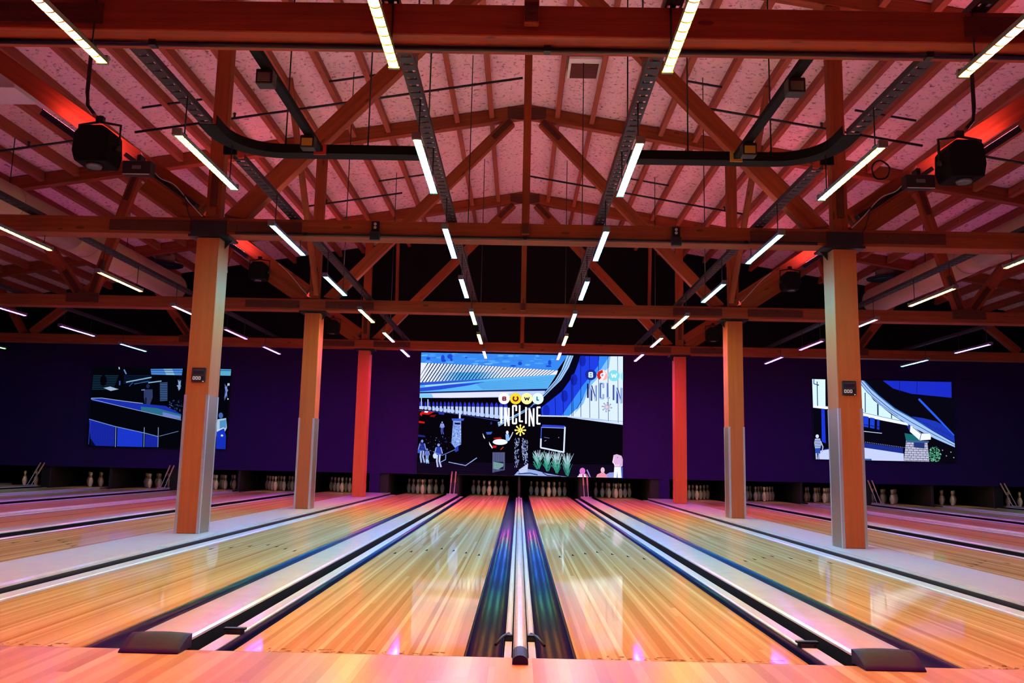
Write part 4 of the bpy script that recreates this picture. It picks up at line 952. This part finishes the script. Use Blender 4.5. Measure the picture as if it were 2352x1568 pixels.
# table group in the middle
P.poly([(700, 895), (722, 940), (720, 950), (705, 930)], (214, 220, 246)); P.poly([(760, 975), (795, 1030), (790, 1040), (764, 1004)], (220, 226, 246)); P.poly([(795, 1012), (832, 1012), (828, 1030), (798, 1036)], (200, 24, 20)); P.poly([(800, 940), (870, 930), (880, 948), (810, 955)], (150, 18, 20))
P.poly([(730, 885), (790, 882), (780, 905), (740, 908)], (60, 90, 190)); P.disc((865, 978), 70, 27, (226, 232, 248), 22)
P.disc((932, 888), 13, 18, (220, 210, 230), 10); P.poly([(915, 905), (948, 905), (952, 965), (920, 972)], (130, 176, 230)); P.line([(948, 960), (975, 910), (985, 885)], 8, (200, 206, 236)); P.disc((780, 800), 8, 14, (40, 40, 130), 8)
P.line([(870, 1050), (895, 1025)], 8, (190, 60, 60))
# railing
for i in range(17): P.line([(796+i*7, 1075), (796+i*7, 1265-i*1.5)], 2.2, (130, 140, 200))
P.poly([(800, 1165), (898, 1180), (896, 1205), (850, 1235), (800, 1230)], (132, 176, 176)); 
for i in range(14): P.line([(803+i*7, 1165), (803+i*7, 1232)], 2., (20, 20, 60))
# tree trunks
for x0, x1, y0, y1, n in ((1000, 1042, 935, 1205, 90), (1068, 1092, 935, 1140, 60), (1092, 1124, 950, 1245, 110)):
    for i in range(n):
        x = x0+rnd.random()*(x1-x0); y = y0+rnd.random()*(y1-y0); P.poly([(x, y), (x+3+rnd.random()*5, y+3), (x+rnd.random()*5, y+8+rnd.random()*14)], mixc((90, 110, 200), (224, 232, 250), rnd.random()), i > 0)
# wall screen with pale frame
P.poly([(1262, 812), (1475, 822), (1480, 842), (1256, 840)], (46, 60, 190))
P.line([(1476, 835), (1466, 1072), (1248, 1030), (1250, 945)], 14, (206, 222, 248)); P.line([(1250, 945), (1254, 835)], 8, (60, 80, 200)); P.line([(1254, 838), (1476, 846)], 5, (150, 170, 230))
P.line([(1280, 932), (1330, 940)], 3, (120, 140, 210)); P.line([(1284, 968), (1300, 962)], 4, (140, 160, 220)); P.disc((1418, 934), 4, 5, (150, 160, 220), 6)
# grasses
for cx, yb, yt in ((1225, 1235, 1055), (1315, 1255, 1060), (1400, 1275, 1065), (1500, 1300, 1085)):
    for i in range(80):
        h = rnd.uniform(0, .72); a = rnd.uniform(-1, 1); x0 = cx+a*24*(.4+h); y0 = yb-(yb-yt)*h; ln = rnd.uniform(.22, .40)
        x1 = x0+a*34+rnd.uniform(-6, 6); y1 = max(yt-6, y0-(yb-yt)*ln)
        P.poly([(x0-2, y0), (x0+2.4, y0), (x1+1.4, y1), (x1-1.4, y1+2)], mixc((26, 140, 112), (196, 206, 226), min(1, max(0, (h+ln)*1.5-.55+rnd.uniform(-.2, .2)))), i > 0)
# pavement, heads and standing person at the lower right
P.poly([(1030, 1255), (1130, 1232), (1190, 1240), (1290, 1268), (1420, 1292), (1500, 1304), (1000, 1290)], (150, 172, 230))
P.poly([(1040, 1240), (1130, 1180), (1124, 1255), (1060, 1275)], (190, 204, 242)); P.line([(1040, 1275), (1150, 1270), (1220, 1285)], 9, (26, 26, 90)); P.line([(1270, 1265), (1310, 1290), (1440, 1300)], 8, (30, 32, 100))
P.poly([(1820, 1300), (1900, 1262), (2022, 1250), (2022, 1312), (1820, 1310)], (150, 150, 220))
for i in range(11): P.line([(90, 1170+i*11), (1990, 1196+i*11)], 1.6, (46, 24, 74))
P.disc((1642, 1250), 27, 32, (206, 110, 196), 16); P.poly([(1612, 1275), (1678, 1275), (1664, 1300), (1602, 1306)], (222, 176, 224)); P.poly([(1596, 1296), (1690, 1290), (1700, 1312), (1596, 1308)], (236, 222, 240)); P.line([(1685, 1238), (1715, 1305)], 12, (150, 120, 200))
P.disc((1832, 1240), 19, 27, (214, 176, 200), 14); P.poly([(1770, 1310), (1782, 1280), (1822, 1262), (1848, 1264), (1872, 1290), (1876, 1312)], (222, 140, 160))
P.poly([(1934, 1098), (1965, 1090), (2008, 1104), (2022, 1140), (2020, 1200), (2002, 1212), (1944, 1210), (1938, 1180), (1924, 1170)], (206, 168, 208)); P.line([(1940, 1120), (1928, 1160), (1950, 1195), (2000, 1190)], 9, (226, 204, 226)); P.line([(2012, 1120), (2018, 1170), (1996, 1196)], 9, (190, 150, 196)); P.disc((1972, 1120), 5, 6, (160, 80, 140), 6)
P.poly([(1942, 1210), (2004, 1212), (2010, 1312), (1975, 1312), (1972, 1250), (1962, 1312), (1936, 1310)], (226, 230, 244)); P.poly([(2006, 1214), (2022, 1210), (2022, 1310), (2010, 1310)], (60, 90, 190))
# sign on the right wall
P.disc((1718, 333), 54, 52, (26, 38, 140), 24); P.letter('B', 1696, 306, 44, 54, 13, (196, 226, 246))
P.disc((1828, 336), 54, 53, (232, 214, 226), 24); P.poly([(1828, 283), (1838, 336), (1800, 380), (1786, 370), (1774, 336), (1786, 302)], (190, 36, 30)); P.poly([(1838, 283), (1882, 336), (1866, 376), (1830, 389), (1850, 350), (1860, 320)], (236, 170, 160)); P.letter('O', 1806, 314, 46, 46, 11, (240, 236, 248)); P.disc((1829, 337), 9, 9, (170, 150, 210), 10)
P.disc((1936, 340), 55, 54, (122, 206, 226), 24); P.letter('W', 1908, 316, 58, 48, 10, (232, 244, 250)); P.poly([(2022, 300), (2004, 318), (1998, 345), (2004, 372), (2022, 390)], (150, 214, 226))
for ch, x, y, w, h, c in (('I', 1684, 412, 14, 150, (16, 16, 60)), ('N', 1716, 430, 60, 160, (30, 40, 110)), ('C', 1800, 408, 44, 160, (70, 90, 160)), ('L', 1868, 408, 34, 152, (84, 100, 170)), ('I', 1926, 424, 14, 158, (60, 74, 150)), ('N', 1958, 452, 56, 160, (48, 60, 140))):
    P.letter(ch, x, y, w, h, 16 if ch != 'L' else 12, c); 
    if ch in 'NCL': P.letter(ch, x-5, y-3, w, h, 8, (170, 196, 240))
for i in range(8):
    a = i*PI/4+.15; P.line([(1870, 643), (1870+46*math.cos(a), 643+46*math.sin(a))], 11, (40, 50, 110)); P.line([(1870, 643), (1870+42*math.cos(a), 643+42*math.sin(a))], 5, (226, 220, 240)); 
P.disc((1870, 643), 14, 14, (226, 190, 200), 12)
# glowing sign in the middle
for ch, cx, c, k in (('B', 901, (250, 242, 250), (120, 20, 50)), ('O', 1009, (246, 206, 44), (110, 24, 40)), ('W', 1115, (250, 246, 160), (30, 30, 60)), ('L', 1219, (220, 250, 246), (30, 120, 150))):
    P.disc((cx, 565), 54, 54, c, 26)
    if ch == 'O': P.line([(cx+22*math.cos(a), 565+22*math.sin(a)) for a in [-.9+i*(PI+1.8)/12 for i in range(13)]], 15, k)
    elif ch == 'L': P.letter('L', cx-14, 540, 30, 46, 13, k)
    elif ch == 'B': P.letter('B', cx-19, 545, 40, 42, 12, k)
    else: P.letter('W', cx-26, 546, 54, 40, 11, k)
Wt = (252, 252, 255)
for ch, x, y, w, h in (('I', 864, 640, 22, 168), ('N', 904, 648, 50, 184), ('C', 976, 626, 48, 184), ('L', 1040, 622, 44, 168), ('I', 1098, 640, 20, 170), ('N', 1132, 652, 56, 182), ('E', 1206, 640, 44, 172)):
    P.letter(ch, x, y, w, h, 16, Wt)
for i in range(8):
    a = i*PI/4+PI/8*0; P.line([(1055+10*math.cos(a), 866+10*math.sin(a)), (1055+42*math.cos(a), 866+42*math.sin(a))], 11, (250, 226, 70)); P.disc((1055+46*math.cos(a), 866+46*math.sin(a)), 9, 9, (252, 240, 150), 10)
P.disc((1055, 866), 16, 16, (252, 240, 160), 12); P.disc((1055, 866), 7, 7, (190, 120, 20), 8)
def screen(pic, lab, rect, parts=None):
    x0, x1, z0, z1 = rect
    t = thing('video_screen', lab, 'video screen', ((x0+x1)/2, YW-.03, (z0+z1)/2), 'video screens on the wall')
    mb = MB(); mb.box(x0-.012, x1+.012, YW-.055, YW-.002, z0-.012, z1+.012); put('panel', mb.mesh('panel', 'black'), t)
    put('picture', pic.mesh(), t)
def fixput():
    pass
screen(P, 'large middle LED screen showing a building with a BOWL INCLINE sign', (-2.62, 2.63, .545, 3.66))

# ---- left screen: dark street with a blue fence
R = (-11.15, -7.56, 1.05, 3.12)
P = Pic([(66, 330), (1040, 335), (1000, 914), (36, 895)], R, YW-.058); P.k = .82
P.poly([(66, 330), (1040, 335), (1000, 914), (36, 895)], (4, 4, 12))
P.poly([(468, 342), (696, 336), (690, 384), (474, 382)], (84, 150, 230)); P.poly([(560, 340), (620, 338), (640, 383), (580, 383)], (150, 206, 240)); P.line([(468, 352), (696, 347)], 5, (20, 50, 150)); P.line([(470, 368), (694, 364)], 4, (30, 70, 170))
P.poly([(965, 335), (1040, 336), (1036, 382), (962, 382)], (96, 190, 232)); P.line([(965, 345), (1038, 345)], 5, (24, 60, 170))
for i in range(9): P.line([(58, 396+i*12), (240-i*4, 394+i*12)], 5, (22, 60, 84))
for i in range(6): P.line([(280, 392+i*11), (470, 390+i*10)], 3, (20, 44, 90))
P.disc((136, 430), 24, 40, (2, 2, 8), 10); P.disc((255, 440), 20, 40, (2, 2, 10), 10); P.line([(244, 325), (246, 346)], 8, (200, 214, 244)); P.line([(280, 350), (296, 380)], 9, (110, 150, 220)); P.line([(252, 432), (252, 460)], 10, (60, 90, 180))
P.poly([(140, 482), (185, 472), (246, 490), (190, 503)], (176, 206, 238)); P.line([(298, 439), (475, 402)], 8, (150, 206, 238)); P.line([(355, 452), (455, 430)], 4, (70, 120, 200)); P.line([(455, 441), (546, 428)], 8, (140, 196, 236)); P.line([(320, 468), (345, 440)], 4, (60, 100, 190))
P.disc((452, 466), 13, 16, (34, 40, 86), 10); P.poly([(424, 490), (485, 488), (488, 545), (468, 602), (436, 602), (425, 545)], (50, 62, 110)); P.line([(430, 492), (408, 494)], 8, (110, 140, 200)); P.line([(440, 548), (440, 604)], 10, (16, 18, 50))
P.poly([(536, 440), (590, 436), (592, 568), (540, 572)], (62, 96, 150))
for i in range(10): P.line([(536, 446+i*13), (592, 444+i*13)], 4, (8, 10, 36))
for i in range(60):
    x = 600+rnd.random()*90; y = 560+rnd.random()*80; P.poly([(x, y), (x+9, y+2), (x+4, y+8)], mixc((14, 20, 70), (110, 160, 220), rnd.random()**2), i > 0)
for i in range(14): P.poly([(655+rnd.random()*35, 408+rnd.random()*80), (668+rnd.random()*22, 412+rnd.random()*80), (660+rnd.random()*20, 424+rnd.random()*80)], (150, 180, 226), i > 0)
P.poly([(48, 556), (130, 556), (420, 592), (580, 606), (690, 664), (688, 698), (560, 680), (400, 640), (60, 572)], (30, 50, 190)); P.poly([(405, 612), (520, 622), (690, 668), (688, 700), (560, 678), (408, 640)], (46, 120, 150)); P.poly([(560, 650), (688, 680), (687, 700), (560, 678)], (120, 140, 226))
P.line([(48, 556), (130, 554), (280, 574), (420, 590)], 4, (180, 206, 240)); P.line([(48, 562), (240, 606), (400, 642), (560, 678), (690, 706)], 4, (150, 180, 236))
P.poly([(40, 706), (228, 756), (228, 893), (100, 890), (62, 840)], (26, 44, 186)); P.poly([(246, 760), (424, 800), (424, 898), (246, 894)], (28, 60, 226)); P.poly([(442, 808), (528, 826), (528, 899), (442, 898)], (26, 44, 190))
for x in range(70, 228, 9): P.line([(x, 724+(x-70)*.26), (x, 890)], 2., (14, 26, 130))
for x in range(450, 528, 9): P.line([(x, 815), (x, 896)], 2., (14, 26, 130))
P.line([(36, 704), (228, 754), (430, 798), (530, 824)], 5, (120, 160, 236)); 
for x in (236, 434, 532): P.line([(x, 760), (x, 898)], 4, (150, 180, 240))
P.line([(540, 822), (672, 786)], 3, (130, 160, 220)); P.line([(55, 712), (50, 880)], 5, (40, 60, 180))
P.disc((968, 672), 16, 22, (70, 110, 190), 10); P.poly([(944, 700), (1005, 690), (1010, 760), (990, 800), (938, 820), (940, 740)], (190, 220, 246)); P.poly([(960, 710), (1006, 700), (1004, 760), (960, 770)], (90, 160, 220)); P.poly([(940, 790), (990, 762), (1004, 820), (1000, 912), (935, 910)], (26, 56, 220)); P.line([(940, 780), (990, 760)], 8, (230, 240, 250)); P.disc((976, 815), 9, 8, (220, 236, 250), 8)
for i in range(7): P.line([(948+i*8, 830), (946+i*8, 908)], 2, (14, 30, 140))
for i in range(8): P.poly([(985+rnd.random()*30, 440+rnd.random()*120), (1000+rnd.random()*20, 444+rnd.random()*120), (992+rnd.random()*20, 456+rnd.random()*120)], (130, 150, 226), i > 0)
P.poly([(1015, 438), (1030, 438), (1029, 455), (1014, 455)], (200, 220, 246)); P.disc((1018, 552), 5, 6, (220, 236, 250), 8)
screen(P, 'screen on the left wall showing a dark street with a blue fence', R)

# ---- right screen: gable of the building
R = (7.52, 11.10, 1.12, 3.17)
P = Pic([(885, 378), (1806, 395), (1826, 930), (898, 918)], R, YW-.058)
P.poly([(885, 378), (1806, 395), (1826, 930), (898, 918)], (7, 5, 16))
P.poly([(1352, 387), (1806, 396), (1806, 502), (1540, 476), (1420, 440)], (24, 40, 186))
for x in (1466, 1580): P.line([(x, 392), (x-4, 470)], 3, (12, 16, 90))
P.poly([(885, 378), (972, 380), (972, 574), (890, 566)], (206, 232, 250)); P.poly([(890, 556), (980, 568), (980, 582), (890, 572)], (232, 240, 252))
P.line([(896, 380), (896, 410), (926, 418)], 6, (40, 70, 120)); P.line([(918, 395), (920, 560)], 6, (40, 60, 110)); P.line([(918, 420), (928, 418)], 8, (40, 60, 110))
P.poly([(1100, 382), (1196, 384), (1290, 520), (1400, 610), (1520, 690), (1360, 655), (1100, 596)], (200, 230, 246))
for x, y0, y1 in ((1235, 470, 602), (1316, 545, 620), (1320, 548, 622), (1408, 610, 642)): P.line([(x, y0), (x, y1)], 6, (30, 50, 96))
P.poly([(972, 560), (1200, 600), (1510, 672), (1520, 690), (1340, 655), (1100, 604), (972, 578)], (226, 234, 250)); P.line([(972, 562), (1200, 600), (1490, 664)], 3, (70, 90, 150))
P.poly([(1222, 387), (1268, 440), (1330, 498), (1430, 580), (1560, 652), (1690, 732), (1822, 806), (1824, 832), (1690, 775), (1560, 706), (1450, 640), (1340, 560), (1240, 462), (1185, 386)], (150, 184, 232))
P.line([(1205, 386), (1280, 478), (1400, 580), (1540, 668), (1690, 752), (1824, 820)], 4, (24, 40, 100)); P.line([(1190, 388), (1250, 466), (1340, 550), (1450, 628)], 3, (40, 60, 130)); P.line([(1228, 388), (1320, 484), (1430, 574), (1560, 648), (1690, 726)], 4, (40, 110, 200))
P.poly([(1540, 628), (1620, 640), (1700, 660), (1760, 690), (1822, 762), (1822, 800), (1690, 730)], (28, 50, 170)); P.line([(1590, 512), (1700, 628), (1822, 752)], 14, (40, 86, 226))
for i in range(10): P.line([(1570+i*22, 642+i*10), (1580+i*24, 656+i*12)], 2, (12, 24, 100))
P.poly([(1222, 626), (1256, 632), (1254, 704), (1220, 698)], (26, 60, 200)); P.poly([(1266, 636), (1296, 642), (1294, 712), (1264, 706)], (26, 60, 200)); P.poly([(1312, 648), (1328, 652), (1326, 720), (1310, 716)], (24, 50, 180)); P.line([(1215, 729), (1342, 742)], 4, (190, 210, 244)); P.line([(1220, 684), (1326, 700)], 4, (10, 14, 60))
P.poly([(944, 580), (966, 584), (972, 812), (946, 800)], (26, 50, 200))
P.poly([(960, 850), (1220, 806), (1480, 838), (1480, 925), (960, 920)], (26, 42, 130)); P.poly([(930, 862), (1000, 850), (1220, 838), (1484, 876), (1484, 926), (930, 919)], (186, 196, 240)); P.poly([(1225, 912), (1270, 912), (1275, 926), (1225, 925)], (40, 90, 150))
for i in range(22): P.disc((1235+i*12, 802+i*1.6), 2.4, 2.4, (170, 160, 200), 6)
P.poly([(1502, 786), (1640, 792), (1652, 930), (1484, 926)], (176, 178, 206))
for r in range(9):
    y = 800+r*15; P.line([(1498-r*1.5, y), (1644+r*.8, y+3)], 2.6, (24, 22, 46))
    for c in range(5):
        x = 1506+c*30+(r % 2)*14+rnd.uniform(-5, 5); P.line([(x, y), (x, y+15)], 2.4, (24, 22, 46))
for i in range(26): P.poly([(1500+rnd.random()*130, 806+rnd.random()*110), (1512+rnd.random()*130, 808+rnd.random()*110), (1508+rnd.random()*130, 812+rnd.random()*110)], (40, 40, 80), i > 0) if False else None
P.poly([(1550, 798), (1622, 804), (1620, 842), (1550, 834)], (34, 50, 110)); P.poly([(1490, 740), (1560, 752), (1600, 790), (1500, 790)], (24, 96, 104)); P.poly([(1505, 788), (1650, 792), (1646, 804), (1502, 800)], (60, 90, 140))
P.poly([(1530, 690), (1552, 700), (1600, 740), (1650, 738), (1664, 756), (1662, 782), (1590, 788), (1526, 730)], (226, 232, 250)); P.line([(1545, 700), (1600, 745), (1590, 786)], 4, (40, 60, 120)); P.line([(1600, 742), (1650, 740)], 3, (60, 80, 150)); P.poly([(1504, 688), (1530, 692), (1524, 728)], (34, 40, 150))
for i in range(130):
    a = rnd.random()*2*PI; r = rnd.random()**.5; x = 1684+40*r*math.cos(a); y = 876+52*r*math.sin(a); P.poly([(x, y), (x+9, y+3), (x+2, y+9)], mixc((30, 100, 80), (120, 200, 160), rnd.random()), i > 0)
for i in range(26): P.poly([(1720+rnd.random()*90, 845+rnd.random()*70), (1726+rnd.random()*90, 848+rnd.random()*70), (1722+rnd.random()*90, 852+rnd.random()*70)], (60, 90, 90), i > 0) if False else None
for x, y in ((1735, 848), (1760, 885), (1808, 896), (1790, 860)): P.poly([(x, y), (x+9, y+4), (x+2, y+8)], (170, 196, 190))
P.disc((915, 765), 11, 13, (206, 206, 236), 10); P.poly([(900, 782), (934, 780), (942, 815), (936, 842), (900, 845), (895, 810)], (176, 190, 232))
for i in range(5): P.line([(900, 792+i*11), (938, 790+i*11)], 4, (20, 30, 90))
P.poly([(900, 845), (936, 842), (934, 880), (902, 882)], (40, 70, 160)); P.line([(908, 880), (910, 917)], 10, (170, 180, 226)); P.line([(926, 880), (922, 917)], 9, (150, 160, 214)); P.line([(938, 800), (952, 836), (946, 870)], 7, (160, 170, 220))
screen(P, 'screen on the right wall showing a white gable and a stone pillar', R)


# ------------------------------------------------------------------ render settings
w = bpy.data.worlds.new('world'); sc.world = w; w.use_nodes = True
w.node_tree.nodes['Background'].inputs[0].default_value = (.02, .01, .03, 1); w.node_tree.nodes['Background'].inputs[1].default_value = .2
sc.view_settings.view_transform = 'Standard'; sc.view_settings.look = 'None'; sc.view_settings.gamma = 1; sc.view_settings.use_curve_mapping = False
sc.view_settings.exposure = 0.5
sc.cycles.max_bounces = 8; sc.cycles.diffuse_bounces = 4; sc.cycles.glossy_bounces = 4
sc.cycles.use_light_tree = True
sc.cycles.use_denoising = True
